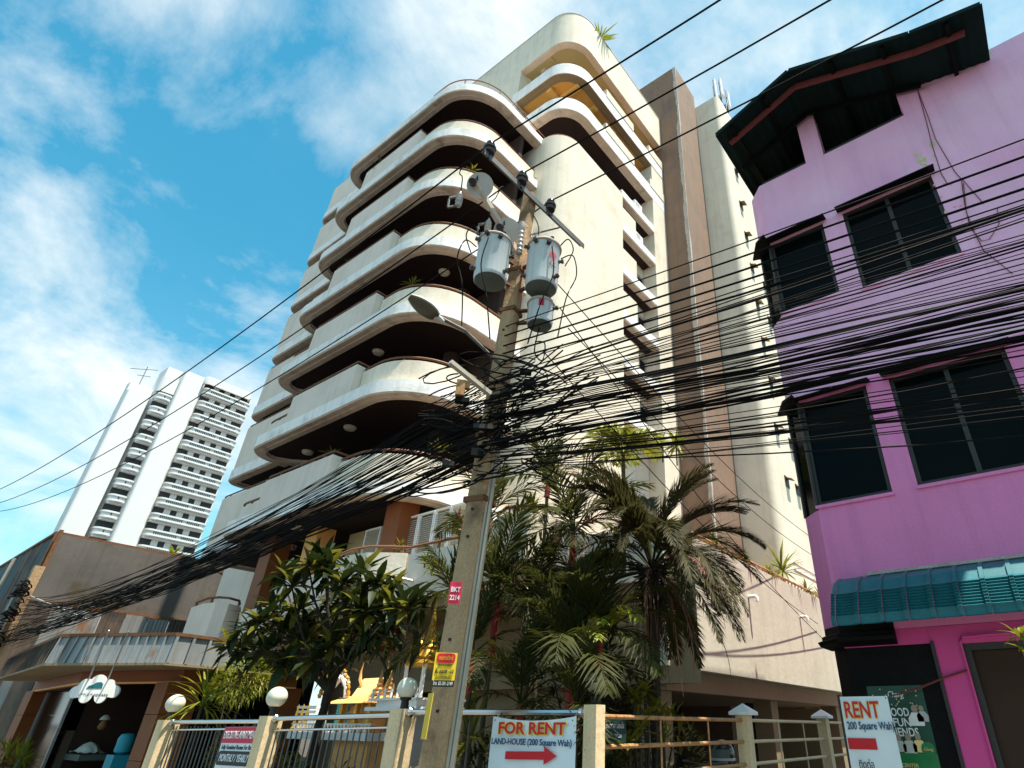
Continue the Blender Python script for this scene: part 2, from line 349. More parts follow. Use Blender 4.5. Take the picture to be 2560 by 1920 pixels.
for k, b in enumerate(FL):
    bp = band_path()
    slab = MB().sweep(bp, [(0, b), (0, b + .42), (.95, b + .42), (.95, b + .24), (.45, b + .16), (.45, b + .001)], True).build('balcony_slab', 'band', ap)
    MB().sweep(bp, [(.035, b - .05), (.03, b + .03), (.42, b + .05), (.42, b - .07), (.24, b - .07), (.225, b - .045)]).build('slab_rim', 'rim', ap)
    ip = inset(bp, .44)
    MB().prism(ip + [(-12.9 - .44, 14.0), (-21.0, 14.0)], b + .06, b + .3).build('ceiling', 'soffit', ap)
    if k == 0:
        MB().sweep(band_path()[8:], [(.3, b + .42), (.3, b + .62), (.45, b + .62), (.45, b + .42)]).build('roof_kerb', 'band', ap)
        rails(cornerp, b + 1.02, .2, ap, 1.6, b + .42, .03)
        MB().prism(inset(bp, .9) + [(-13.4, 14.0), (-21.0, 14.0)], b + .302, b + .44).build('roof_deck', 'beige', ap)
        continue
    MB().sweep(cornerp, [(.28, b + .42), (.28, b + 1.28), (.42, b + 1.28), (.42, b + .42)], True).build('parapet', 'cream', ap)
    rails(cornerp, b + 1.42, .34, ap, 1.5, b + 1.28)
    MB().sweep(leftp, [(.25, b + .42), (.25, b + .98), (.38, b + .98), (.38, b + .42)], True).build('parapet', 'beige', ap)
    rails(leftp, b + 1.12, .3, ap, 1.3, b + .98)
    # the square bay in the middle: front, and its two returns
    MB().sweep([(-19.74, 8.9), (-19.74, 8.01), (-15.82, 8.01), (-15.82, 8.9)], [(0, b + .30), (.03, b + 1.5), (.17, b + 1.5), (.17, b + .30)]).build('bay_parapet', 'beige', ap)
    rails([(-19.70, 8.8), (-19.70, 8.05), (-15.86, 8.05), (-15.86, 8.8)], b + 1.64, .05, ap, 1.25, b + 1.5)
    # inside: back wall, door opening, column, round lamps
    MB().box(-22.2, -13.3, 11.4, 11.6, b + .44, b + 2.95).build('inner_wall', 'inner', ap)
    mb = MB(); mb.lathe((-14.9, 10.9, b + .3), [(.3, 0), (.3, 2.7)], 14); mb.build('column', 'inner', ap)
    mb = MB()
    for x in (-18.6, -16.6): mb.box(x - .75, x + .75, 11.33, 11.398, b + .45, b + 2.5)
    mb.build('balcony_door', 'glass', ap)
for k, (x, y) in enumerate([(-17.3, 9.1), (-16.9, 9.2), (-14.6, 9.7), (-20.4, 9.4), (-18.8, 9.0), (-14.2, 11.6)]):
    b = FL[[5, 4, 3, 5, 6, 1][k]]
    mb = MB(); mb.lathe((x, y, b + .058), [(.02, -.12), (.17, -.09), (.21, -.03), (.21, .002)], 14); mb.build('ceiling_lamp', 'globe', ap)
# left wing: high solid parapets one step back
for k, b in enumerate(FL):
    wp = [(-26.15, 11.5)] + arc(-25.55, 9.63, .6, 180, 270, 6) + [(-22.0, 9.03), (-22.0, 9.6)]
    MB().sweep(wp, [(0, b), (0, b + .42), (.5, b + .42), (.5, b + .2), (.4, b)], True).build('balcony_slab', 'band', ap)
    MB().sweep(wp, [(.05, b - .05), (.05, b + .04), (.34, b + .04), (.34, b - .05)]).build('slab_rim', 'rim', ap)
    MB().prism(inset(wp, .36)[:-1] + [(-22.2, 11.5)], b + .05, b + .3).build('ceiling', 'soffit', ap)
    if k < 7:
        MB().sweep(wp, [(.05, b + .42), (.05, b + 2.35), (.2, b + 2.35), (.2, b + .42)], True).build('parapet', 'beige', ap)
        rails(wp[:-1], b + 2.47, .12, ap, 1.4, b + 2.35, .03)
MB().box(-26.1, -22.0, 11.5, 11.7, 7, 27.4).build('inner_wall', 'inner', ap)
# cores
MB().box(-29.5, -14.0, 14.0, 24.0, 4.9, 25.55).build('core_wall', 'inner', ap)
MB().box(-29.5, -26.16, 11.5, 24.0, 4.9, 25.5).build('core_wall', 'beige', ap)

# cream block with the round corner
cb = [(-14.6, 14.0), (-14.6, 12.35), (-12.9, 12.35)] + arc(-12.8, 13.55, 1.2, 270, 360, 8) + [(-11.6, 17.2), (-13.6, 17.2)]
MB().sweep([(-14.6, 12.35), (-12.9, 12.35)] + arc(-12.8, 13.55, 1.2, 272, 360, 8) + [(-11.6, 17.2), (-13.2, 17.2)], [(0, 3.0), (0, 25.42), (.3, 25.42), (.3, 3.0)], True).build('corner_wall', 'cream', ap)
MB().prism([(-14.4, 12.7), (-13, 12.7), (-12.2, 13.4), (-12.0, 16.9), (-14.4, 16.9)], 24.2, 24.4).build('terrace_floor', 'beige', ap)
rails([(-14.4, 12.35), (-12.9, 12.35)] + arc(-12.8, 13.55, 1.2, 272, 360, 8) + [(-11.6, 17.2)], 25.60, .12, ap, 1.7, 25.42, .032)

# upper tower: crown, two curved balconies and the recess behind them
MB().box(-29.5, -15.55, 12.7, 13.0, 25.3, 34.1).build('tower_wall', 'cream', ap)
MB().box(-29.5, -15.55, 13.0, 13.3, 34.1, 36.5).build('tower_wall', 'cream', ap)
MB().box(-15.85, -15.55, 13.0, 15.0, 25.5, 34.1).build('recess_wall', 'cream', ap)
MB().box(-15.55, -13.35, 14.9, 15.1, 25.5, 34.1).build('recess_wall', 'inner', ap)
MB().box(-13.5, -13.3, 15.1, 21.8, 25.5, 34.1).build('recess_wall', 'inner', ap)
cp = [(-29.5, 12.7)] + arc(-13.25, 14.3, 1.6, 270, 360, 14) + [(-11.65, 21.82)]
MB().sweep(cp, [(0, 34.1), (0, 37.0), (.3, 37.0), (.3, 34.3), (.34, 34.1)], True).build('crown_wall', 'cream', ap)
MB().sweep(cp, [(-.02, 37.003), (-.02, 37.07), (.33, 37.07), (.33, 37.003)], True).build('coping', 'rim', ap)
MB().sweep(cp[:], [(.04, 34.06), (.04, 34.097), (.36, 34.097), (.36, 34.06)], True).build('slab_rim', 'beige', ap)
MB().prism([(-15.56, 13.06)] + inset(cp, .36)[1:] + [(-15.56, 21.8)], 34.15, 34.35).build('ceiling', 'olive', ap)
MB().box(-13.75, -13.62, 13.1, 14.9, 34.02, 34.148).build('ceiling_beam', 'olive', ap); mb = MB(); mb.box(-15.5, -13.751, 13.95, 14.07, 34.06, 34.148); mb.build('ceiling_beam', 'olive', ap)
mb = MB(); mb.lathe((-14.55, 13.6, 34.148), [(.03, -.12), (.2, -.09), (.24, -.02), (.24, 0)], 16); mb.build('ceiling_lamp', 'beige', ap)
up_ = [(-15.9, 12.66)] + arc(-13.25, 14.26, 1.6, 270, 360, 12)
for k, (b, sof) in enumerate(((28.1, 'soffit'), (31.1, 'amber'))):
    pth = up_ + [(-11.65, 21.8)]
    MB().sweep(pth, [(0, b), (0, b + .88), (.15, b + .88), (.15, b + .4), (.45, b + .4), (.45, b + .002)], True).build('balcony_slab', 'band', ap)
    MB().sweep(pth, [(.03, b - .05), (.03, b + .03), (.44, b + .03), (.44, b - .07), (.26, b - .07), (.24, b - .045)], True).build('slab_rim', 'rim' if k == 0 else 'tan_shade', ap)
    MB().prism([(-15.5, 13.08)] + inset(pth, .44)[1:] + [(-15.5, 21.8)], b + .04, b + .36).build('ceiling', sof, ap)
    rails(up_ + [(-11.65, 15.6)], b + 1.02, .08, ap, 1.2, b + .88, .03)
    for (y0, y1, h) in ((15.7, 18.45, 1.5), (20.15, 21.8, 1.5)):
        MB().sweep([(-12.2, y0), (-11.62, y0), (-11.62, y1), (-12.2, y1)], [(0, b + .86), (0, b + h), (.12, b + h), (.12, b + .86)]).build('bay_parapet', 'cream', ap)
        rails([(-12.1, y0), (-11.62, y0), (-11.62, y1)], b + h + .07, .05, ap, 1.2, b + h, .022)
mb = MB()
mb.box(-13.7, -13.4, 13.1, 14.9, 30.8, 31.137); mb.build('ceiling_beam', 'amber', ap)
for y in (13.9, 15.4, 17.2): MB().box(-13.3, -12.12, y - .14, y + .14, 30.8, 31.138).build('ceiling_beam', 'amber', ap)
# right facade: window bays between the corner block and the pilaster
MB().box(-12.75, -12.45, 17.2, 21.83, 3, 25.7).build('facade_wall', 'cream', ap)
MB().box(-12.44, -11.66, 20.42, 21.83, 3.0, 31.0).build('pilaster', 'cream', ap)
FR = [25.33, 22.96, 20.12, 17.46, 14.91, 12.3]
me_pane = MB().box(-.012, .012, -.22, .22, -.62, .62).mesh('pane', 'glass')
for k, b in enumerate(FR):
    MB().box(-12.445, -11.65, 17.21, 20.41, b + .06, b + .52).build('balcony_slab', 'band', ap)
    mb = MB(); mb.box(-11.98, -11.67, 17.21, 20.40, b - .03, b + .058); mb.build('slab_rim', 'rim', ap)
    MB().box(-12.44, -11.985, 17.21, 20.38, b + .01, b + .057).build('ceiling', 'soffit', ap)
    if k == 0: continue
    MB().box(-11.82, -11.66, 17.21, 18.5, b + .52, b + 1.62).build('parapet', 'cream', ap)
    mb = MB(); mb.tube([(-11.74, 17.2, b + 1.74), (-11.74, 18.5, b + 1.74)], .028, 6)
    for y in (17.6, 18.4): mb.box(-11.76, -11.72, y - .02, y + .02, b + 1.62, b + 1.74)
    mb.build('handrail', 'rail', ap)
    wz = b + 1.36
    fr = MB(); fr.box(-12.448, -12.38, 19.1, 19.16, wz - .75, wz + .75); fr.box(-12.448, -12.38, 20.26, 20.32, wz - .75, wz + .75); fr.box(-12.448, -12.38, 19.161, 20.259, wz + .69, wz + .75); fr.box(-12.448, -12.38, 19.161, 20.259, wz - .75, wz - .69); fr.box(-12.448, -12.385, 19.69, 19.73, wz - .689, wz + .689)
    wfr = fr.build('window', 'alu', ap)
    for y in (19.43, 19.99):
        o = inst('pane', me_pane, wfr, (0, 0, 0)); o.location = Vector((-12.43, y, wz)) - LOC[ap.name]; LOC[o.name] = LOC[ap.name]
    MB().box(-12.447, -12.40, 17.3, 18.9, b + .53, b + 2.3).build('balcony_door', 'glass', ap)
for k in (0, 1):
    b = FR[1 - k] + .52
    ac = MB().box(-12.0, -11.70, 18.55, 19.25, b, b + .52).build('condenser_unit', 'white', ap)
    mb = MB(); mb.box(-11.699, -11.685, 18.62, 18.98, b + .08, b + .44); g = mb.build('fan_grille', 'pale_grey', ac)

# brown lift shaft and the cream stair tower behind it
MB().box(-20, -10.2, 21.84, 24.66, 0, 41.9).build('lift_shaft', 'brown_plaster', ap)
mb = MB(); V = []; V2 = []; n_ = 260; a_ = b_ = .12; re_ = random.Random(77)
for i in range(n_ + 1):
    z = 6 + 35.88 * i / n_; a_ = min(.24, max(.05, a_ + re_.uniform(-.035, .035))); b_ = min(.16, max(.02, b_ + re_.uniform(-.03, .03)))
    V += [(-10.197, 21.836, z), (-10.2 - a_, 21.836, z)]; V2 += [(-10.196, 21.836, z), (-10.196, 21.84 + b_, z)]
mb.add(V, [(2 * i + 1, 2 * i, 2 * i + 2, 2 * i + 3) for i in range(n_)]); mb.add(V2, [(2 * i, 2 * i + 1, 2 * i + 3, 2 * i + 2) for i in range(n_)])
mb.build('worn_edge', 'worn_white', ap)
sp = [(-14, 24.67), (-8.75, 24.67)] + arc(-8.75, 25.02, .35, 275, 360, 5) + [(-8.4, 36.0)]
MB().sweep(sp, [(0, 0), (0, 40.6), (.3, 40.6), (.3, 0)], True).build('stair_tower_wall', 'cream', ap)
MB().prism([(-14, 25.0), (-8.8, 25.0), (-8.75, 36), (-14, 36)], 40.2, 40.35).build('roof', 'beige', ap)
z5 = lambda x, y: (1440 + x * .4823, 500 + y * .4823)
for (x, y) in [(855, 30), (882, 190), (912, 355), (940, 545), (970, 738), (1008, 945), (1038, 1188), (1092, 1462), (978, 450), (1003, 630), (1112, 1265), (1147, 1505), (830, -140), (808, -310)]:
    c = aX(*z5(x, y), -8.4)
    wn_ = MB().box(-8.397, -8.36, c.y - .25, c.y + .25, c.z - .28, c.z + .28).build('window', 'dark_frame', ap)
    mb = MB(); mb.obox((-8.22, c.y, c.z + .12), (.15, 0, -.07), (0, .22, 0), (.006, 0, .012)); o = mb.build('tilted_pane', 'tan_shade', wn_)

# podium and its terrace
PX = -5.3
pod = [(-12.0, 9.25), (-6.9, 9.25), (-5.9, 9.10), (PX, 9.07), (PX, 40)]
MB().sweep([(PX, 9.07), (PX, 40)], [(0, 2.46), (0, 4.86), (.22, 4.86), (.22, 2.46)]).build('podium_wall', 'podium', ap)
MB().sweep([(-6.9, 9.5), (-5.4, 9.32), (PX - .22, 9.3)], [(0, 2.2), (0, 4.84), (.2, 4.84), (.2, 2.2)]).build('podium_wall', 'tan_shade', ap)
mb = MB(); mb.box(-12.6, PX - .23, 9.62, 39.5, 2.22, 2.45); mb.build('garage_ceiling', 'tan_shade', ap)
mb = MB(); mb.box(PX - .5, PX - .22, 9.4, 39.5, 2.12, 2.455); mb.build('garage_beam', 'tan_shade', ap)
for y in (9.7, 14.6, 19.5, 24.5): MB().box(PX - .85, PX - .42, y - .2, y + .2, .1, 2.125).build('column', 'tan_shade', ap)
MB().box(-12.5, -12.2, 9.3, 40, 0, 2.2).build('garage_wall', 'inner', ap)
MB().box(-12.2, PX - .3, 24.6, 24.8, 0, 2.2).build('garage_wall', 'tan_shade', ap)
MB().box(PX - 1.4, PX - .95, 15.2, 16.1, .1, 2.1).build('garage_door', 'inner', ap)
# terrace front: lower wall and the two swelling planters above it
tf = [(-16.6, 7.85), (-13.6, 7.95), (-8.6, 8.0), (-7.9, 8.3), (-7.0, 9.0), (-5.9, 9.2), (PX - .23, 9.22)]
MB().sweep(tf, [(0, 3.88), (0, 4.86), (.2, 4.86), (.2, 3.88)], True).build('terrace_wall', 'beige', ap)
bul = [(-14.6, 7.93), (-13.9, 7.75)] + [(-13.5, 7.55), (-13.05, 7.38), (-12.5, 7.3), (-11.9, 7.38), (-11.55, 7.62), (-11.2, 7.93)]
MB().sweep(bul, [(0, 4.3), (0, 4.88), (.16, 4.88), (.16, 4.3)], True).build('planter', 'cream', ap)
bul2 = [(-8.5, 7.95), (-8.0, 7.4), (-7.5, 7.15), (-7.0, 7.3), (-6.8, 7.7), (-6.85, 8.3), (-7.0, 8.9)]
MB().sweep(bul2, [(0, 4.1), (0, 4.87), (.16, 4.87), (.16, 4.1)], True).build('planter', 'cream', ap)
MB().prism(bul + [(-11.2, 8.1), (-14.6, 8.1)], 4.25, 4.299).build('planter_base', 'beige', ap)
MB().prism(bul2 + [(-8.3, 8.9)], 4.05, 4.099).build('planter_base', 'beige', ap)
rails(bul + [(-9.0, 7.98), (-8.4, 7.9)] + bul2[1:5], 5.03, .08, ap, 1.1, 4.86, .035)
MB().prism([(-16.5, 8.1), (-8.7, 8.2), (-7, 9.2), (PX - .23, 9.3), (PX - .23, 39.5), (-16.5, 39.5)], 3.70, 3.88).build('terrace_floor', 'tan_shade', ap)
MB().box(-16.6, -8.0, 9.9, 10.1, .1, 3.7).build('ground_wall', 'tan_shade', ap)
mb = MB(); mb.tube([(PX - .1, 9.4, 5.0), (PX - .1, 30, 5.0)], .03, 6)
for i in range(80): mb.box(PX - .115, PX - .085, 9.6 + i * .25, 9.63 + i * .25, 4.86, 5.0)
mb.build('handrail', 'orange_pipe', ap)
# round balcony at the street end, beside the shop
lb = [(-22.3, 8.6), (-22.0, 8.05), (-21.3, 7.75), (-20.2, 7.62), (-19.7, 7.75), (-19.55, 8.05), (-19.8, 8.5), (-20.4, 8.8)]
MB().sweep(lb, [(0, 3.1), (0, 4.62), (.15, 4.62), (.15, 3.1)], True).build('parapet', 'beige', ap)
rails(lb, 4.78, .08, ap, 1.2, 4.62, .035)
MB().sweep([(-20.2, 8.7), (-18.4, 8.05), (-16.6, 7.9)], [(0, 3.0), (0, 4.3), (.2, 4.3), (.2, 3.0)]).build('terrace_wall', 'beige', ap)
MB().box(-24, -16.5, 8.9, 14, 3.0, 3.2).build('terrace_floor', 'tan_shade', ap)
# terrace columns, wall and louvred screens
for (x, y, s) in ((-14.0, 9.5, .34), (-20.6, 9.4, .36), (-18.3, 9.6, .32)):
    MB().box(x - s, x + s, y - .3, y + .3, 3.2, 7.0).build('column', 'orange_brown' if x != -18.3 else 'shrine_roof', ap)
MB().box(-17.9, -12.3, 10.35, 10.5, 3.88, 6.95).build('terrace_back_wall', 'olive', ap)
me_lv = {}
def louvre(x0, x1, y, z0, z1):
    f = MB(); f.box(x0, x0 + .05, y - .03, y + .03, z0, z1); f.box(x1 - .05, x1, y - .03, y + .03, z0, z1); f.box(x0 + .051, x1 - .051, y - .03, y + .03, z0, z0 + .05); f.box(x0 + .051, x1 - .051, y - .03, y + .03, z1 - .05, z1)
    o = f.build('louvre_screen', 'white', ap)
    s = MB(); n = int((z1 - z0 - .1) / .06)
    for i in range(n): z = z0 + .08 + i * .06; s.obox(((x0 + x1) / 2, y, z), ((x1 - x0) / 2 - .052, 0, 0), (0, .02, .02), (0, -.004, .004))
    s.build('slat', 'pale_grey', o, kind='stuff')
for i in range(4): louvre(-14.3 + i * .66 + .35, -14.3 + (i + 1) * .66 + .33, 9.6, 5.0, 6.6)
louvre(-15.75, -15.0, 9.6, 5.0, 6.55)
for i in range(4): louvre(-17.9 + i * .52, -17.9 + (i + 1) * .52 - .03, 9.9, 5.0, 5.9)
for y in (12.87, 16.16): mb = MB(); mb.tube([(PX + .002, y - .1, 4.1), (PX + .17, y - .1, 4.1), (PX + .2, y - .1, 4.06), (PX + .2, y - .1, 3.98)], .04, 8); mb.build('drain_pipe', 'white', ap)
MB().tube([(-10.9, 7.95, 4.25), (-10.9, 7.6, 4.25)], .035, 8).build('drain_pipe', 'white', ap)
for z in (5.75, 5.55): MB().tube([(PX - .3, 17.2, z), (PX - .3, 22, z)], .05, 8).build('drain_pipe', 'white', ap)

# mobile phone antennas on the stair tower, house-top plants
an = thing('phone_mast', 'cluster of white panel antennas on the cream stair tower roof', 'antenna', (-8.75, 26.2, 40.6))
mb = MB()
for (x, y, h) in ((-9.0, 25.9, 4.0), (-8.7, 26.3, 4.2), (-8.5, 26.9, 3.6), (-9.2, 26.3, 3.9)): mb.tube([(x, y, 40.5), (x, y, 40.6 + h)], .045, 6)
mb.tube([(-9.2, 26.3, 41.6), (-8.5, 26.9, 41.5)], .03, 5); mb.tube([(-9, 25.9, 42.2), (-8.5, 26.9, 41.9)], .03, 5); mb.tube([(-9.2, 26.3, 40.9), (-9, 25.9, 42)], .03, 5)
mb.build('mast', 'steel', an)
for (x, y, z, h) in ((-8.92, 25.8, 43.0, 2.2), (-8.6, 26.2, 43.3, 2.3), (-8.38, 26.85, 42.4, 1.7)): MB().box(x, x + .1, y - .15, y + .15, z - h / 2 + .3, z + h / 2 + .3).build('antenna_panel', 'white', an)
mb = MB()
for i in range(9):
    a = Vector((-9 + random.random() * .5, 26 + random.random(), 42.6)); mb.tube([a, a + Vector((.3 * random.random(), .2, -.9)), a + Vector((.1, .4 * random.random(), -1.9))], .025, 4)
for i in range(5): mb.box(-9 + i * .1, -8.9 + i * .1, 26 + .15 * i, 26.2 + .15 * i, 41.0 + .1 * i, 41.35 + .1 * i)
mb.build('cable_loop', 'ink', an)
# ------------------------------------------------------------------ white tower block far to the left
KT = 2.1167; TX = -127.0
def tz(z): return 1.6 + (z - 1.6) * KT
wt = thing('tower_block', 'distant white high-rise with stacked rounded balconies beyond the tarpaulin hall', 'tower block', (TX - 10, 35, 0))
MB().box(TX - 4.3, TX - .01, 13.0 * KT, 20.6 * KT, 0, tz(30.2)).build('wall', 'far_white', wt)
MB().sweep([(TX - 2.6, 23.3)] + arc(TX - .4, 23.7, .4, 270, 360, 4) + [(TX, 26.8), (TX - 2.6, 26.8)], [(0, 0), (0, tz(26.85)), (.4, tz(26.85)), (.4, 0)], True).build('wall', 'far_white', wt)
MB().box(TX - 4.4, TX - 2.5, 23.55, 27.5, 0, tz(28.05)).build('wall', 'far_white', wt)
MB().sweep([(TX - 3, 29.9)] + arc(TX + 2.0, 30.3, .4, 270, 360, 4) + [(TX + 2.4, 33.3), (TX - 3, 33.9)], [(0, 0), (0, tz(29.95)), (.4, tz(29.95)), (.4, 0)], True).build('slab_wall', 'far_white', wt)
MB().prism([(TX - 3, 30.3), (TX + 2, 30.3), (TX + 2, 33.4), (TX - 3, 33.5)], tz(29.3), tz(29.5)).build('roof', 'far_white', wt)
MB().sweep([(TX - 1, 33.92)] + arc(TX + .2, 35.0, 1.1, 270, 360, 4) + [(TX + 1.3, 42.8), (TX - 1, 43.6)], [(0, tz(29.75)), (0, tz(30.55)), (.3, tz(30.55)), (.3, tz(29.75))], True).build('fascia', 'far_white', wt)
MB().sweep([(TX - 1, 27.1)] + arc(TX + .2, 28.2, 1.1, 270, 360, 4) + [(TX + 1.3, 29.8)], [(0, tz(27.45)), (0, tz(28.95)), (.3, tz(28.95)), (.3, tz(27.45))], True).build('fascia', 'far_white', wt)
def far_balcony(y0, y1, z, win):
    p = [(TX - .2, y0)] + arc(TX + .35, y0 + .95, .95, 250, 360, 4) + arc(TX + .35, y1 - .95, .95, 0, 100, 4) + [(TX - .2, y1)]
    o = MB().sweep(p, [(0, z), (0, z + .42), (.2, z + .42), (.2, z)], True).build('balcony', 'far_white', wt)
    MB().sweep(p, [(-.06, z + 1.0), (-.06, z + 1.3), (.22, z + 1.3), (.22, z + 1.0)], True).build('parapet', 'far_white', o)
    MB().sweep(p, [(.10, z + .42), (.10, z + 1.0), (.2, z + 1.0), (.2, z + .42)], True).build('parapet', 'far_white', o)
    d = MB(); n = int((y1 - y0 - 2.4) / .32)
    for i in range(n):
        if (i % 14) < 12: y = y0 + 1.3 + i * .32; d.box(TX + 1.195, TX + 1.235, y, y + .15, z + .5, z + .96)
    d.build('balustrade', 'far_dark', o, kind='stuff')
    MB().prism([(a, b) for a, b in p], z + .02, z + .12).build('floor', 'far_grey', o)
    MB().box(TX, TX + .04, y0 + .1, y1 - .1, z + 1.25, z + 2.62).build('opening', 'far_dark', wt)
    if win:
        w_ = MB()
        for a in (.2, .43, .66): w_.box(TX + .03, TX + .12, y0 + (y1 - y0) * a, y0 + (y1 - y0) * (a + .115), z + .4, z + 2.62)
        w_.build('wall_panel', 'far_white', wt)
    MB().box(TX - .01, TX + .9, y0 + .2, y1 - .2, z + 2.6, z + 2.9).build('lintel', 'far_white', wt)
for i in range(15):
    z = tz(28.45) - i * 2.9
    if i: far_balcony(34.3, 43.5, z + .6, True)
    else: far_balcony(34.3, 43.5, z + .6, True)
    far_balcony(27.3, 30.2, tz(26.5) - i * 2.9 + .4, False)
for i in range(12):
    z = tz(26.3) - i * 2.9
    MB().box(TX - 3.9, TX - 3.2, 23.50, 23.545, z, z + .8).build('window', 'far_dark', wt)
mb = MB(); mb.tube([(TX - 3, 25, tz(27)), (TX - 3, 25, tz(27) + 6.5)], .07, 5); mb.tube([(TX - 5, 23, tz(27) + 5.8), (TX - 1.5, 26.5, tz(27) + 5.9)], .06, 5); mb.tube([(TX - 3.6, 24.2, tz(27) + 4.4), (TX - 2.3, 26, tz(27) + 4.4)], .06, 5)
mb.build('tv_aerial', 'steel', label='thin television aerial on the roof edge of the white high-rise', cat='aerial')

# ------------------------------------------------------------------ pink house
pk = thing('pink_house', 'pink rendered shop house with black-framed windows and a dark gable roof', 'house', (0, 10, .1))
def wall_holes(x0, x1, z0, z1, y0, y1, holes):
    xs = sorted({x0, x1, *[h[0] for h in holes], *[h[1] for h in holes]}); zs = sorted({z0, z1, *[h[2] for h in holes], *[h[3] for h in holes]})
    xs = [x for x in xs if x0 <= x <= x1]; zs = [z for z in zs if z0 <= z <= z1]; mb = MB()
    def solid(a, b, c, d): return not any(h[0] <= a and b <= h[1] and h[2] <= c and d <= h[3] for h in holes)
    for a, b in zip(xs, xs[1:]):
        run = None
        for c, d in zip(zs, zs[1:]):
            if solid(a, b, c, d): run = (run[0], d) if run else (c, d)
            elif run: mb.box(a, b, y0, y1, *run); run = None
        if run: mb.box(a, b, y0, y1, *run)
    return mb
XR = 4.5
H = [(-2.16, -1.17, 4.26, 5.90), (-.86, .56, 4.28, 5.90), (-2.16, -1.2, 7.63, 9.20), (-.86, .53, 7.55, 9.22)]
wall_holes(-2.16, XR, 6.0, 10.76, 8.0, 8.2, H).build('wall', 'pink', pk)
wall_holes(-2.16, XR, 2.62, 5.998, 8.0, 8.2, H).build('wall', 'pink_low', pk)
MB().prism([(-2.16, 8.0), (-2.16, 8.2), (-2.28, 8.4), (-2.43, 8.27)], 5.9, 7.6).build('corner_wall', 'pink', pk)
MB().prism([(-2.16, 8.0), (-2.16, 8.2), (-2.28, 8.4), (-2.43, 8.27)], 9.25, 10.76).build('corner_wall', 'pink', pk)
MB().prism([(-2.16, 8.0), (-2.16, 8.2), (-2.28, 8.4), (-2.43, 8.27)], 2.62, 4.2).build('corner_wall', 'pink_low', pk)
for z0, z1 in ((4.2, 5.9), (7.6, 9.25)):
    c = MB().prism([(-2.161, 8.03), (-2.161, 8.2), (-2.28, 8.4), (-2.415, 8.285)], z0, z1).build('corner_window', 'glass', pk)
    mb = MB(); mb.tube([(-2.17, 8.005, z0), (-2.17, 8.005, z1)], .025, 4); mb.tube([(-2.42, 8.265, z0), (-2.42, 8.265, z1)], .03, 4); mb.build('frame', 'dark_frame', c)
MB().box(-2.43, -2.23, 8.3, 20, 2.62, 10.76).build('side_wall', 'pink_low', pk)
# roof-terrace wall piers
MB().box(-1.225, -.895, 8.0, 8.33, 10.762, 12.37).build('pier', 'pink', pk)
MB().box(.50, .82, 8.0, 8.33, 10.762, 12.39).build('pier', 'pink', pk)
MB().box(.821, XR, 8.0, 8.2, 10.762, 11.29).build('wall', 'pink', pk)
mb = MB(); mb.box(-2.1, -1.24, 8.04, 8.1, 10.763, 10.86); mb.box(-.88, .49, 8.04, 8.1, 10.763, 10.86); mb.build('sill_board', 'dark_frame', pk)
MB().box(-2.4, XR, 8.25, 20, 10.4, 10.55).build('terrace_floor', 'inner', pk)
# windows
def pink_window(x0, x1, z0, z1, mull, hood):
    f = MB(); t = .055; y0, y1 = 8.04, 8.11
    f.box(x0 + .001, x0 + t, y0, y1, z0 + .001, z1 - .001); f.box(x1 - t, x1 - .001, y0, y1, z0 + .001, z1 - .001); f.box(x0 + t, x1 - t, y0 + .002, y1, z0 + .001, z0 + t); f.box(x0 + t, x1 - t, y0 + .002, y1, z1 - t, z1 - .001)
    if mull: xm = (x0 + x1) / 2; f.box(xm - .03, xm + .03, y0 + .005, y1, z0 + t, z1 - t)
    o = f.build('window', 'dark_frame', pk)
    xs = [x0 + t, (x0 + x1) / 2, x1 - t] if mull else [x0 + t, x1 - t]
    for a, b in zip(xs, xs[1:]): MB().box(a + .002, b - .002, 8.085, 8.10, z0 + t + .002, z1 - t - .002).build('pane', 'glass', o)
    h = MB(); h.obox(((x0 + x1) / 2, 7.90, z1 + .012), ((x1 - x0) / 2 + .07, 0, 0), (0, .11, .03), (0, -.003, .010)); h.build('hood', 'black_paint_and_shade', o)
    s = MB(); s.box(x0 - .02, x1 + .02, 7.975, 8.06, z0 - .045, z0 - .001); s.build('sill', 'pink' if z0 > 6 else 'pink_low', o)
for i, h in enumerate(H): pink_window(*h, i in (1, 3), True)
for z in (9.24, 5.92): MB().prism([(-2.16, 8.02), (-2.22, 8.36), (-2.44, 8.27), (-2.58, 8.22), (-2.36, 7.84), (-2.16, 7.72)], z - .04, z).build('corner_hood', 'black_paint_and_shade', pk)
MB().box(-2.2, XR, 8.6, 8.8, 2.7, 10.3).build('room_wall', 'black_paint_and_shade', pk)  # shade of the rooms put into the black wall colour
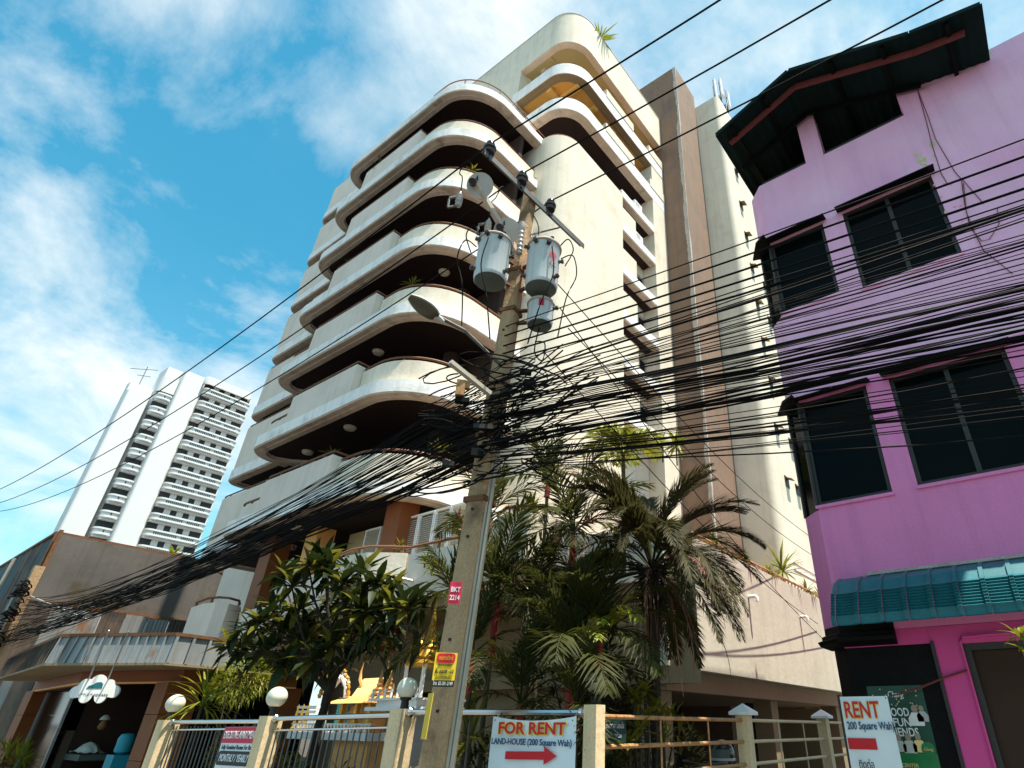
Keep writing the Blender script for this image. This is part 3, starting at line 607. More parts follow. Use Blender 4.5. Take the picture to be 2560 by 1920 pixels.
# patches of bare plaster and hanging wires on the pink front
z6b = lambda x, y: (1760 + x * .4822, y * .4822)
for (px, py, s) in ((1130, 830, .07), (1185, 745, .05), (1100, 800, .035), (1150, 865, .045), (1190, 810, .02), (1480, 275, .04), (1250, 1100, .025)):
    c = aY(*z6b(px, py), 8); n = 14; pts = []
    for i in range(n): a = 2 * math.pi * i / n; r = s * (.5 + .9 * random.random()); pts.append((c.x + r * .9 * math.cos(a), c.z + r * 1.6 * math.sin(a)))
    mb = MB(); mb.add([(x, 7.9965, z) for x, z in pts], [tuple(range(n))]); mb.build('bare_patch', 'patch', pk)
for path in ([(1085, 400), (1120, 500), (1160, 600), (1200, 720), (1265, 830), (1300, 890), (1335, 930)], [(1110, 480), (1150, 620), (1185, 760), (1230, 900), (1260, 950)], [(1335, 930), (1350, 1050), (1380, 1180), (1440, 1250), (1480, 1240), (1530, 1160), (1520, 1080)], [(1340, 930), (1400, 1000), (1450, 1055)], [(1345, 950), (1360, 1100), (1400, 1200), (1450, 1300), (1540, 1370), (1600, 1420)], [(1090, 400), (1160, 390), (1240, 378)]):
    MB().tube([aY(*z6b(*p), 7.985) for p in path], .006, 4).build('hanging_wire', 'dark_red', pk)
mb = MB()
for (px, py) in ((1195, 960), (1245, 950), (1280, 955), (1230, 1020), (1300, 1070), (1330, 1065), (1255, 1110), (1340, 1145)): MB().ball(aY(*z6b(px, py), 8.0), .022, 8, 6).build('render_lump', 'pink', pk)
# gable roof of dark sheets with red beams
def roofz(x): return 12.06 - .42 * abs(x + .98) if x < .9 else 11.27 - .24 * (x - .9)
rib = []; x = -2.5
while x < 1.85: rib.append(x); x += .145
rib.append(1.85)
def roof_piece(x0, x1):
    mb = MB(); n = 12; V = []; F = []
    k = max(2, int((x1 - x0) / .07)); ys = [6.95 + i * (13.5 - 6.95) / n for i in range(n + 1)]
    for j in range(k + 1):
        x = x0 + (x1 - x0) * j / k; z = roofz(x) + (.010 if j % 2 else -.008)
        V += [(x, 6.95 + .008 * random.random(), z), (x, 13.5, z)]
    for j in range(k): F.append((2 * j, 2 * j + 2, 2 * j + 3, 2 * j + 1))
    mb.add(V + [(a, b, c + .02) for a, b, c in V], F + [tuple(i + len(V) for i in reversed(f)) for f in F]); return mb
for a, b in ((-2.5, -1.74), (-1.74, -.98), (-.98, -.36), (-.36, .26), (.26, .9), (.9, 1.38), (1.38, 1.86)): roof_piece(a - .02, b + .02).build('roof_sheet', 'roof_sheet', pk)
for a, b in (((-2.35, 7.25), (-.98, 7.25)), ((-.98, 7.25), (.9, 7.25)), ((.9, 7.25), (1.6, 7.25))):
    mb = MB(); mb.bar((a[0], a[1], roofz(a[0]) - .10), (b[0] - .002, b[1], roofz(b[0] - .01) - .10), .05, .11); mb.build('roof_beam', 'dark_red', pk)
mb = MB(); mb.bar((-2.3, 8.15, 12.05), (.66, 8.15, 12.46), .07, .1); mb.bar((-1.02, 7.3, 12.3), (-1.02, 8.1, 12.42), .08, .1); mb.bar((-1.06, 8.15, 12.5), (-1.06, 8.15, 11.9), .09); mb.build('roof_beam', 'dark_red', pk)
for x in (-2.2, -1.5, -.3, .5, 1.4): MB().box(x - .03, x + .03, 7.0, 13.4, roofz(x) - .09, roofz(x) - .021).build('rafter', 'black_paint_and_shade', pk)
for y in (7.9, 9.2, 10.6): MB().bar((-2.4, y, roofz(-2.4) - .13), (-.99, y, roofz(-.99) - .13), .05, .08).build('purlin', 'black_paint_and_shade', pk); MB().bar((-.97, y, roofz(-.97) - .13), (.88, y, roofz(.88) - .13), .05, .08).build('purlin', 'black_paint_and_shade', pk)
MB().box(-2.4, 1.9, 13.0, 13.1, 10.4, 12.0).build('terrace_back_wall', 'black_paint_and_shade', pk)  # shade under the roof put into the black wall colour
for a, b in ((-2.5, -.99), (-.97, .89), (.91, 1.85)): MB().bar((a, 6.93, roofz(a) - .015), (b, 6.93, roofz(b) - .015), .03, .075).build('verge_board', 'roof_sheet', pk)
# ground floor
wall_holes(-1.17, XR, .1, 2.615, 8.0, 8.2, [(-.86, .9, .1, 2.42), (1.4, 3.5, .1, 2.4)]).build('lower_wall', 'magenta', pk)
MB().box(-2.14, -1.172, 8.001, 8.2, 2.442, 2.617).build('lintel', 'magenta', pk)
MB().prism([(-2.13, 8.04), (-1.18, 8.04), (-1.18, 8.25), (-2.25, 8.4), (-2.34, 8.25)], .1, 2.44).build('black_pier', 'black_paint_and_shade', pk)
MB().box(-1.175, -1.14, 7.97, 8.0, .1, 2.46).build('door_jamb', 'dark_frame', pk)
mb = MB(); mb.sweep([(-2.43, 8.35), (-2.40, 8.22), (-2.15, 7.975), (-1.52, 7.975)], [(.03, 2.45), (-.10, 2.50), (-.12, 2.54), (-.06, 2.56), (-.06, 2.60), (-.01, 2.62), (-.01, 2.70), (.12, 2.70), (.12, 2.45)]); mb.build('cornice', 'black_paint_and_shade', pk)
dr = MB(); dr.box(-.859, -.79, 8.03, 8.14, .1, 2.419); dr.box(-.789, .9, 8.03, 8.14, 2.35, 2.419); d_ = dr.build('door_frame', 'dark_frame', pk)
MB().box(-.789, .89, 8.10, 8.13, .1, 2.349).build('shutter_door', 'inner', d_)
mb = MB(); mb.tube([(-.87, 7.985, .2), (-.87, 7.985, 2.44), (-.84, 7.97, 2.48), (-.6, 7.97, 2.49), (.9, 7.97, 2.50)], .016, 6); mb.build('drain_pipe', 'magenta', pk)
mb = MB(); mb.tube([(-1.60, 7.88, 1.93), (-1.40, 7.9, 1.98), (-1.1, 7.97, 2.09), (-.87, 7.98, 2.15)], .011, 5); mb.build('tie_cord', 'dark_red', pk)
# teal awning of curved louvred panels between ribs
aw = thing('awning', 'teal ribbed metal awning over the pink house door', 'awning', (-.3, 7.7, 2.6))
prof = [(7.992, 3.25), (7.72, 3.14), (7.60, 3.02)] + [(7.535 - .018 * i, 2.98 - .032 * i) for i in range(1)]
face = []
for i in range(9): z = 3.0 - i * .034; y = 7.555 - .02 * i; face += [(y, z), (y - .036, z - .014)]
face += [(7.37, 2.68), (7.365, 2.62)]
full = prof[:3] + face
def awn(x0, x1, d):
    n = len(full); mb = MB(); V = [(x0, y - d, z) for y, z in full] + [(x1, y - d, z) for y, z in full] + [(x0, y + .012 - d, z - .008) for y, z in full] + [(x1, y + .012 - d, z - .008) for y, z in full]
    F = [(i, i + 1, n + i + 1, n + i) for i in range(n - 1)] + [(2 * n + i, 3 * n + i, 3 * n + i + 1, 2 * n + i + 1) for i in range(n - 1)]
    F += [(i, 2 * n + i, 2 * n + i + 1, i + 1) for i in range(n - 1)] + [(n + i, n + i + 1, 3 * n + i + 1, 3 * n + i) for i in range(n - 1)]
    mb.add(V, F); return mb
x = -2.02
while x < 2.6:
    awn(x + .012, x + .252, 0).build('awning_panel', 'teal', aw); awn(x - .032, x + .012, .045).build('awning_rib', 'teal', aw); x += .264
mb = MB(); mb.box(-1.7, 2.6, 7.965, 7.99, 3.255, 3.29); mb.build('flashing', 'worn_white', aw)

# ------------------------------------------------------------------ tarpaulin hall, far left
th = thing('tarpaulin_hall', 'tall scaffold shed hung with stained grey tarpaulins left of the apartment block', 'shed', (-40, 9, 0))
def wavy(x0, y0, x1, y1, z0, z1, amp, m, name, nx=26, nz=10, seed=0):
    rnd = random.Random(seed); a = Vector((x0, y0)); b = Vector((x1, y1)); t = (b - a); n = Vector((t.y, -t.x)).normalized(); V = []; F = []
    ph = [rnd.random() * 6 for _ in range(4)]
    for i in range(nx + 1):
        for j in range(nz + 1):
            u = i / nx; v = j / nz; p = a + t * u; d = amp * (math.sin(u * 23 + ph[0] + v) + .7 * math.sin(u * 41 + ph[1] - v * 2) + .4 * math.sin(v * 6 + ph[2] + u * 8)) * (1 - .6 * v)
            q = p + n * d; V.append((q.x, q.y, z0 + (z1 - z0) * v))
    for i in range(nx):
        for j in range(nz): F.append((i * (nz + 1) + j, (i + 1) * (nz + 1) + j, (i + 1) * (nz + 1) + j + 1, i * (nz + 1) + j + 1))
    mb = MB(); mb.add(V, F, True); return mb.build(name, m, th)
wavy(-47, 7.02, -41.5, 6.8, 2, 9.0, .06, 'tarp_blue', 'tarpaulin', seed=1); wavy(-41.45, 6.8, -38, 6.7, 2, 9.02, .06, 'tin_rust', 'tarpaulin', seed=2); wavy(-37.9, 6.7, -36.05, 6.64, 2, 9.0, .04, 'tarp_blue', 'tarpaulin', seed=3)
wavy(-35.75, 6.72, -36.2, 20, 6.05, 8.98, .05, 'tarp', 'tarpaulin', 30, 10, 4)
SB = [((-36.0, 6.62, 0), (-36.0, 6.62, 9.1), .16), ((-35.7, 6.66, 0), (-35.7, 6.66, 9.15), .14), ((-36, 6.6, 9.05), (-36.3, 20, 9.05), .14), ((-48, 7.05, 9.03), (-36.0, 6.6, 9.06), .12), ((-35.6, 6.7, 6.05), (-36.1, 20, 6.0), .16), ((-36, 10.5, 6), (-36, 10.5, 9), .12), ((-36.1, 14.5, 6), (-36.1, 14.5, 9), .1)]
for q in SB: MB().bar(*q).build('scaffold_pole', 'rust', th)
mb = MB(); mb.bar((-43.6, 6.75, 4), (-43.0, 6.75, 8.9), .14); mb.build('steel_pipe', 'conduit', th)
def tin_sheet(x0, y0, x1, y1, z0, z1, m, p, n=12, depth=.03, name='tin_sheet'):
    a = Vector((x0, y0)); b = Vector((x1, y1)); t = b - a; nn = Vector((t.y, -t.x)).normalized(); V = []
    for i in range(n + 1):
        q = a + t * (i / n) + nn * (depth if i % 2 else 0); V += [(q.x, q.y, z0), (q.x, q.y, z1)]
    mb = MB(); mb.add(V, [(2 * i, 2 * i + 2, 2 * i + 3, 2 * i + 1) for i in range(n)]); return mb.build(name, m, p)
for i in range(12): tin_sheet(-34.9 - .03 * i, 6.5 + i * .92, -34.9 - .03 * i, 6.5 + i * .92 + .9, 2.2, 5.95 - .05 * (i % 3), 'tin' if i % 3 else 'tin_rust', th)
for i in range(9): tin_sheet(-46 + i * 1.2, 6.3, -46 + i * 1.2 + 1.17, 6.3, 1.5, 5.2 + .15 * (i % 2), 'tin' if i % 2 else 'tin_rust', th)
for i in range(12): tin_sheet(-39.5 + i * 1.2, 5.75, -39.5 + i * 1.2 + 1.17, 5.75, .1, 2.75 + .1 * (i % 2), 'tin_rust' if i % 3 else 'tin', th)
MB().prism([(-36, 6.7), (-35.9, 20), (-60, 20), (-60, 7.6)], 8.6, 8.75).build('roof', 'tin_rust', th)

# ------------------------------------------------------------------ corner shop with sloping tin canopy
sh = thing('corner_shop', 'corner shop with orange-brown pillars under a rusty ribbed tin canopy', 'shop', (-18, 6.5, .1))
zN = lambda x, y: (x * .3255, 1380 + y * .3255)
Bp = [(-24.5, 4.75), (-16.84, 3.88), (-14.43, 5.13), (-14.80, 6.9)]
Tp = [(-24.5, 4.81), (-16.85, 3.95), (-14.48, 5.17), (-14.85, 6.9)]
def lerp(a, b, t): return (a[0] + (b[0] - a[0]) * t, a[1] + (b[1] - a[1]) * t)
for si, (n, m) in enumerate(((22, 'tin_rust'), (13, 'galv'), (5, 'galv'))):
    for i in range(n):
        b0, b1 = lerp(Bp[si], Bp[si + 1], (i + .02) / n), lerp(Bp[si], Bp[si + 1], (i + .98) / n); t0, t1 = lerp(Tp[si], Tp[si + 1], (i + .02) / n), lerp(Tp[si], Tp[si + 1], (i + .98) / n)
        mb = MB(); z0, z1 = 2.60, 3.10
        d = .035; nx = (b1[1] - b0[1]); ny = -(b1[0] - b0[0]); l = math.hypot(nx, ny); nx, ny = nx / l * d, ny / l * d
        b2 = lerp(b0, b1, .16); t2 = lerp(t0, t1, .16)
        mb.add([(*b0, z0), (b0[0] + nx, b0[1] + ny, z0), (b2[0] + nx, b2[1] + ny, z0), (*b2, z0), (*b1, z0), (*t0, z1), (t0[0] + nx, t0[1] + ny, z1), (t2[0] + nx, t2[1] + ny, z1), (*t2, z1), (*t1, z1)],
               [(0, 1, 6, 5), (1, 2, 7, 6), (2, 3, 8, 7), (3, 4, 9, 8)])
        mb.build('canopy_panel', m if random.random() > .12 else 'tin', sh)
mb = MB(); mb.sweep(Bp, [(-.03, 2.555), (-.03, 2.60), (.5, 2.60), (.5, 2.555)]); mb.build('canopy_edge', 'tan_shade', sh)
mb = MB(); mb.sweep(Tp, [(-.04, 3.10), (-.04, 3.16), (.3, 3.16), (.3, 3.10)]); mb.build('canopy_ridge', 'rust', sh)
MB().prism(inset(Bp, .3) + [(-15.5, 9), (-25, 9)], 2.57, 2.6).build('canopy_soffit', 'tan_shade', sh)
MB().prism(inset(Tp, .25) + [(-15.3, 9), (-25, 9)], 3.0, 3.09).build('canopy_roof', 'tin_rust', sh)
# walls set back under the canopy: beam, pillars, interior shade put into black walls and floor
Wp = [(-24.9, 5.7), (-18.3, 4.95), (-15.55, 5.95), (-15.5, 8.5)]
MB().sweep(Wp, [(0, 2.33), (0, 2.565), (.25, 2.565), (.25, 2.33)]).build('beam', 'orange_brown', sh)
mb = MB(); mb.sweep(Wp, [(-.012, 2.31), (-.012, 2.345), (0.1, 2.345), (.1, 2.31)]); mb.build('beam_trim', 'shrine_roof', sh)
def pillar(cx, cy, wx, wy):
    mb = MB()
    for z0, z1 in ((.1, .9), (.91, 1.72), (1.73, 2.325)): mb.box(cx - wx, cx + wx, cy - wy, cy + wy, z0, z1)
    mb.build('pillar', 'orange_brown', sh)
pillar(-15.85, 6.05, .33, .33); pillar(-24.6, 5.9, .35, .3); pillar(-15.85, 8.4, .3, .3)
MB().box(-25.2, -15.6, 8.8, 9.0, .1, 2.565).build('back_wall', 'black_paint_and_shade', sh)
MB().box(-25.2, -25.0, 5.7, 8.8, .1, 2.565).build('side_wall', 'black_paint_and_shade', sh)
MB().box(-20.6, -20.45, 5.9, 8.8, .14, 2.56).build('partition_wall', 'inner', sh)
MB().box(-25, -15.6, 5.8, 8.8, .1, .14).build('shop_floor', 'black_paint_and_shade', sh)
MB().sweep([(-24.2, 5.95), (-20.4, 5.5)], [(0, .15), (0, 2.30), (.03, 2.30), (.03, .15)]).build('shop_window', 'glass', sh)
MB().box(-15.62, -15.58, 6.45, 8.1, .1, 2.3).build('shop_window', 'glass', sh)
for x, y in ((-24.2, 5.93), (-20.4, 5.5)): MB().bar((x, y, .2), (x, y, 2.3), .06).build('window_frame', 'alu', sh)
# ------------------------------------------------------------------ garden fence on the street: posts, rails, bars
YF = 4.5
fn = thing('garden_fence', 'cream-posted garden fence with round steel rails and thin bars along the pavement', 'fence', (-7.5, YF, .1))
PXS = [(-11.68, 1.62), (-8.62, 1.67), (-5.92, 1.735), (-3.36, 1.75)]
for i, (x, z) in enumerate(PXS):
    wd = (.12, .105, .10, .065)[i]
    MB().box(x - wd, x + wd, YF - wd, YF + wd, .0, z).build('post', 'post', fn)
me_bar = MB().tube([(0, 0, .25), (0, 0, 1.52)], .010, 6).mesh('bar', 'steel')
for (x0, z0), (x1, z1) in zip(PXS, PXS[1:]):
    a, b = x0 + .105, x1 - .105
    o = MB().tube([(a - .01, YF - .0, z0 - .03), (b + .01, YF, z1 - .06)], .028, 8).build('rail', 'chrome', fn)
    MB().lathe((a + .001, YF, z0 - .03), [(.05, 0), (.05, .03), (.03, .05)], 12, (1, 0, 0)).build('rail_flange', 'chrome', o); MB().lathe((b - .001, YF, z1 - .06), [(.05, 0), (.05, .03), (.03, .05)], 12, (-1, 0, 0)).build('rail_flange', 'chrome', o)
    MB().tube([(a, YF, .3), (b, YF, .3)], .02, 8).build('rail', 'chrome', fn)
    MB().tube([(a, YF, 1.50 + (z0 - 1.65) * .5), (b, YF, 1.52 + (z1 - 1.65) * .5)], .012, 8).build('rail', 'chrome', fn) if x0 < -6 else None
    st = .115 if x0 < -6 else .42
    n = int((b - a) / st)
    for i in range(1, n): inst('bar', me_bar, fn, (a + (b - a) * i / n, YF, .1 if x0 > -6 else .02))
lab = ['leftmost globe lamp, on the fence post in front of the shop pillar', 'globe lamp on the fence post right of the executive apartment sign', 'globe lamp on the fence post beside the utility pole', 'globe lamp on a thin garden post half hidden by palm fronds']
gq = aY(1487, 1712, 5.25)
for i, (x, y, z, r) in enumerate([(*PXS[0][:1], YF, PXS[0][1], .135), (PXS[1][0], YF, PXS[1][1], .128), (PXS[2][0], YF, PXS[2][1], .108), (gq.x, 5.25, gq.z - .18, .088)]):
    g = thing('globe_lamp', lab[i], 'lamp', (x, y, z), 'white globe lamps')
    mb = MB(); mb.lathe((x, y, z + .001), [(.045, 0), (.04, .08), (.06, .085), (.06, .11)], 12); mb.build('base', 'ink', g)
    mb = MB(); mb.ball((x, y, z + .10 + r * .93), r, 22, 14, .96); mb.build('globe', 'globe', g)
    if i == 3: MB().tube([(x, y, .1), (x, y, z)], .04, 8).build('pole', 'ink', g)
# railing of tubes and capped posts running back along the driveway
dr_ = thing('driveway_railing', 'rusty orange tube railing with white capped posts along the driveway', 'railing', (-3.4, 9, .1))
YS = [YF + .14, 7.63, 10.66, 13.7, 16.7]
for y in YS[1:]:
    MB().box(-3.475, -3.325, y - .075, y + .075, .0, 1.72).build('post', 'post', dr_)
    mb = MB(); h = .135; V = [(-3.4 - h, y - h, 1.721), (-3.4 + h, y - h, 1.721), (-3.4 + h, y + h, 1.721), (-3.4 - h, y + h, 1.721), (-3.4 - h, y - h, 1.755), (-3.4 + h, y - h, 1.755), (-3.4 + h, y + h, 1.755), (-3.4 - h, y + h, 1.755), (-3.4, y, 1.85)]
    mb.add(V, [(3, 2, 1, 0), (0, 1, 5, 4), (1, 2, 6, 5), (2, 3, 7, 6), (3, 0, 4, 7), (4, 5, 8), (5, 6, 8), (6, 7, 8), (7, 4, 8)]); mb.build('post_cap', 'white', dr_)
for i, (y0, y1) in enumerate(zip(YS, YS[1:])):
    a = y0 + (-.07 if i == 0 else .076); b = y1 - .076; m = 'orange_pipe' if i == 0 else 'pipe_cream'
    for z in (1.665, 1.44, 1.21, .98, .7): MB().tube([(-3.4, a, z), (-3.4, b, z)], .019, 8).build('rail', m, dr_)
    for t in (.36, .70): y = a + (b - a) * t; MB().tube([(-3.4, y, .15), (-3.4, y, 1.66)], .010, 6).build('upright', m, dr_)

# ------------------------------------------------------------------ signs on the fence, pole and house
FB = frame_of((-3.965, YF - .10, 0), (1, 0, 0), (0, 0, 1))
def banner_mesh(fr, x0, x1, y0, y1, amp, sagtop, seed, nx=24, ny=16, taper=0):
    o, u, v, n = fr; rnd = random.Random(seed); V = []; F = []; ph = [rnd.random() * 6 for _ in range(5)]
    for i in range(nx + 1):
        for j in range(ny + 1):
            a = i / nx; b = j / ny; x = x0 + (x1 - x0) * a; y = y0 + (y1 - y0) * b - sagtop * b * (1 - (2 * a - 1) ** 2); x += taper * (1 - b) * (a - .5)
            d = amp * (math.sin(a * 7 + ph[0] + b * 3) + .6 * math.sin(b * 8 + ph[1] + a * 4) + .35 * math.sin((a + b) * 15 + ph[2])) * (1 - .5 * b)
            V.append(o + u * x + v * y + n * d)
    for i in range(nx):
        for j in range(ny): F.append((i * (ny + 1) + j, (i + 1) * (ny + 1) + j, (i + 1) * (ny + 1) + j + 1, i * (ny + 1) + j + 1))
    mb = MB(); mb.add(V, F, True); return mb
b1 = thing('rent_banner', 'white FOR RENT banner with a whole red arrow tied to the steel rail', 'banner', (-3.965, YF - .1, .6), 'rent banners')
banner_mesh(FB, -.50, .49, .70, 1.665, .008, .035, 3).build('sheet', 'vinyl', b1)
for dx in (0.006, -0.0): pass
text(FB, 'FOR RENT', -.0, 1.565, .125, 'yellow', b1, .80, dz=.020, bold=.007)
text(FB, 'FOR RENT', -.0, 1.568, .125, 'red', b1, .785, dz=.0225, bold=.003)
text(FB, 'LAND-HOUSE (200 Square Wah)', .0, 1.467, .066, 'navy', b1, .93, dz=.02, bold=.0015)
mb = poly(FB, [(-.28, 1.335), (.17, 1.345), (.17, 1.31), (.31, 1.375), (.17, 1.44), (.17, 1.405), (-.28, 1.395)], .022, .003); mb.build('arrow', 'red', b1)
text(FB, 'ติดต่อ', -.34, 1.21, .07, 'ink', b1, .26, dz=.021)
text(FB, '081-620-1129', .12, 1.21, .07, 'ink', b1, .45, dz=.021)
mb = MB()
for x in (-.47, .45): mb.tube([FB[0] + FB[1] * x + Vector((0, 0, 1.63)), FB[0] + FB[1] * x + Vector((0, .06, 1.69)), FB[0] + FB[1] * x + Vector((0, .13, 1.66))], .006, 5)
mb.build('tie', 'ink', b1)
# the second banner, hung in front of the black pier
p0, p1, p2 = aY(2099, 1742, 7.3), aY(2218, 1740, 7.3), aY(2246, 1920, 7.3)
F2 = frame_of((p0.x, 7.3, 0), (1, 0, .0), (0, 0, 1))
b2 = thing('rent_banner', 'white RENT banner with cut-off red bar hung before the black pier', 'banner', (p0.x, 7.3, .6), 'rent banners')
W2 = p1.x - p0.x
banner_mesh(F2, 0, W2, .75, p0.z, .004, .0, 9, taper=.02).build('sheet', 'vinyl', b2)
H2 = p0.z
text(F2, 'RENT', W2 * .42, H2 - .135, .215, 'yellow', b2, W2 * .74, dz=.010, bold=.008)
text(F2, 'RENT', W2 * .42, H2 - .132, .215, 'red', b2, W2 * .72, dz=.0125, bold=.003)
text(F2, '200 Square Wah)', W2 * .54, H2 - .275, .10, 'navy', b2, W2 * .95, dz=.010, bold=.0015)
poly(F2, [(.01, H2 - .485), (W2 * .6, H2 - .485), (W2 * .6, H2 - .385), (.01, H2 - .385)], .012, .003).build('arrow_bar', 'red', b2)
text(F2, 'ติดต่อ', W2 * .32, H2 - .62, .10, 'ink', b2, W2 * .3, dz=.011)
mb = MB(); mb.tube([(p1.x - .02, 7.29, H2 - .02), (p1.x + .05, 7.5, H2 + .02), (-1.60, 7.88, 1.93)], .006, 5); mb.build('tie', 'dark_red', b2)
MB().box(p0.x - .03, p0.x - .0, 7.31, 7.35, .1, H2 + .02).build('pole', 'dark_frame', b2)
# executive apartment board
F3 = frame_of((-9.14, YF - .06, 0), (1, 0, .012), (0, 0, 1))
b3 = thing('notice_board', 'white EXECUTIVE APARTMENT board with red heading on the fence bars', 'sign', (-9.14, YF - .06, .6))
plate(F3, -.49, .42, .75, 1.545, .02).build('board', 'vinyl', b3)
plate(F3, -.488, .418, 1.36, 1.543, .006, .006).build('heading', 'red_sign', b3)
text(F3, 'EXECUTIVE APARTMENT', -.03, 1.45, .12, 'whiteink', b3, .86, dz=.009, bold=.002)
text(F3, 'Fully Furnished Rooms For Rent', -.03, 1.31, .075, 'ink', b3, .84, dz=.004, shear=.2)
pts = []
for cx, cy, a0 in ((.36, 1.235, 0), (-.44, 1.235, 90), (-.44, 1.145, 180), (.36, 1.145, 270)): pts += [(cx + .035 * math.cos(R(a0 + i * 22.5)), cy + .035 * math.sin(R(a0 + i * 22.5))) for i in range(5)]
poly(F3, pts, .006, .006).build('panel', 'ink', b3)
text(F3, 'MONTHLY / YEARLY', -.04, 1.19, .115, 'vinyl', b3, .78, dz=.010, shear=.25, bold=.002)
text(F3, 'Special Rate For', -.04, 1.05, .085, 'shrine_roof', b3, .55, dz=.004, shear=.2)
text(F3, 'GROUP', -.04, .93, .085, 'ink', b3, .4, dz=.004)
# green Thai plate behind the driveway railing
F4 = frame_of((-3.44, 4.75, 0), (0, 1, 0), (0, 0, 1)); F4 = (F4[0], F4[1], F4[2], F4[3])
g4 = aX(1516, 1795, -3.46); 
b4 = thing('green_plate', 'small dark green plate with faint Thai lettering under the rusty rail', 'sign', (-3.46, 4.9, 1.45))
F4 = frame_of((-3.46, 4.74, 1.47), (.12, 1, 0), (0, 0, 1))
plate(F4, 0, .33, 0, .19, .008).build('board', 'green_sign', b4)
text(F4, 'กำหนดเวลา ออมใจ', .16, .125, .06, 'pale_grey', b4, .27); text(F4, 'ปิดประตูด้วย', .16, .05, .05, 'pale_grey', b4, .2)
# beer poster on the black pier
F5 = frame_of((-1.98, 8.03, 0), (1, 0, 0), (0, 0, 1))
b5 = thing('poster', 'dark green printed beer poster half covered by the rent banner', 'poster', (-1.7, 8.03, .9))
plate(F5, 0, .60, .85, 2.02, .006).build('sheet', 'poster', b5)
plate(F5, .002, .598, .852, 1.36, .002, .003).build('lower_field', 'posterg', b5)
text(F5, 'Chang', .30, 1.93, .09, 'whiteink', b5, .17, shear=.2)
text(F5, 'GOOD', .28, 1.75, .115, 'whiteink', b5, .25, bold=.002); text(F5, 'FUN', .31, 1.65, .115, 'whiteink', b5, .18, bold=.002); text(F5, 'FRIENDS', .295, 1.555, .115, 'whiteink', b5, .33, bold=.002)
text(F5, 'CENTER', .30, 1.245, .05, 'shrine_yellow', b5, .17); text(F5, 'KARAOKE  FOOD  MUSIC', .30, 1.18, .03, 'pale_grey', b5, .3)
def blobfig(fr, x, y, s, m, mh, par):
    mb = poly(fr, [(x - .055 * s, y), (x + .055 * s, y), (x + .06 * s, y + .06 * s), (x + .03 * s, y + .1 * s), (x - .03 * s, y + .1 * s), (x - .06 * s, y + .06 * s)], .006); mb.build('printed_figure', m, par)
    mb = poly(fr, [(x + .026 * s * math.cos(i * .7), y + .128 * s + .032 * s * math.sin(i * .7)) for i in range(9)], .007); mb.build('printed_face', mh, par)
for (x, y, s, m) in ((.47, 1.62, 1.3, 'whiteink'), (.54, 1.66, 1.0, 'pale_grey'), (.24, 1.37, 1.05, 'cloth'), (.34, 1.36, 1.2, 'cloth'), (.44, 1.37, 1.15, 'shrine_yellow'), (.16, 1.38, .9, 'pale_grey')): blobfig(F5, x, y, s, m, 'cardboard', b5)
mb = poly(F5, [(.52 + .07 * math.cos(i * .4), 1.40 + .07 * math.sin(i * .4)) for i in range(16)], .009); mb.build('seal', 'posterg', b5); text(F5, 'Chang', .52, 1.40, .04, 'shrine_yellow', b5, .09, dz=.012, shear=.2)
rp = random.Random(4)
mb = MB()
for i in range(26): x = .03 + rp.random() * .54; y = 1.80 + rp.random() * .2; mb.v, mb.f, mb.sm = (mb.v, mb.f, mb.sm); q = poly(F5, [(x + .008 * math.cos(k * 1.57), y + .008 * math.sin(k * 1.57)) for k in range(4)], .005); mb.add(q.v, q.f)
mb.build('printed_star', 'shrine_yellow', b5)

# ------------------------------------------------------------------ utility pole
up_base = Vector((-4.82, 4.06, .1)); up_top = Vector((-4.61, 4.28, 8.62))
def pol(z): t = (z - .1) / (8.62 - .1); return up_base.lerp(up_top, t)
ud = Vector((-.72, .69, 0)).normalized(); ur = Vector((.69, .72, 0)).normalized()      # away from, and across, the photographer
pole = thing('utility_pole', 'weathered square concrete pole with pale conduits in the middle', 'utility pole', tuple(up_base))
mb = MB(); V = []; F = []; nz = 14
ea = (Vector((.96, .28, 0)), Vector((-.28, .96, 0)))
for i in range(nz + 1):
    c = pol(.0 + 8.62 * i / nz); h = .138 - .052 * i / nz
    for (a, b) in ((-1, -.7), (-.7, -1), (.7, -1), (1, -.7), (1, .7), (.7, 1), (-.7, 1), (-1, .7)): V.append(c + ea[0] * a * h + ea[1] * b * h)
for i in range(nz):
    for j in range(8): F.append((i * 8 + j, i * 8 + (j + 1) % 8, (i + 1) * 8 + (j + 1) % 8, (i + 1) * 8 + j))
F.append(tuple(range(nz * 8, nz * 8 + 8))); mb.add(V, F); mb.build('shaft', 'concrete', pole)
for off, r, z1 in ((.138, .020, 4.9), (.10, .015, 4.6)):
    mb = MB(); mb.tube([pol(z) + ur * (off * 1.02 - .006 * z) - ud * (.115 - .004 * z) for z in (.1, 1, 2, 3, 4, z1)], r, 6); mb.build('conduit', 'conduit', pole)
mb = MB()
for z in (.9, 1.7, 2.3, 3.3, 3.6, 4.1, 6.0): 
    c = pol(z); mb.obox(c - ea[1] * (.141 - .006 * z) , ea[0] * .012, ea[1] * .012, Vector((0, 0, .012)))
mb.build('bolt_hole', 'ink', pole)
mb = MB()
for z in (3.72, 4.5, 5.2, 6.35, 7.05):
    c = pol(z); h = .147 - .0062 * z
    for a, b in ((1, 0), (-1, 0), (0, 1), (0, -1)): mb.obox(c + ea[0] * a * h + ea[1] * b * h, ea[0] * (.008 if a else h + .008), ea[1] * (.008 if b else h + .008), Vector((0, 0, .03)))
mb.build('band', 'rust', pole)
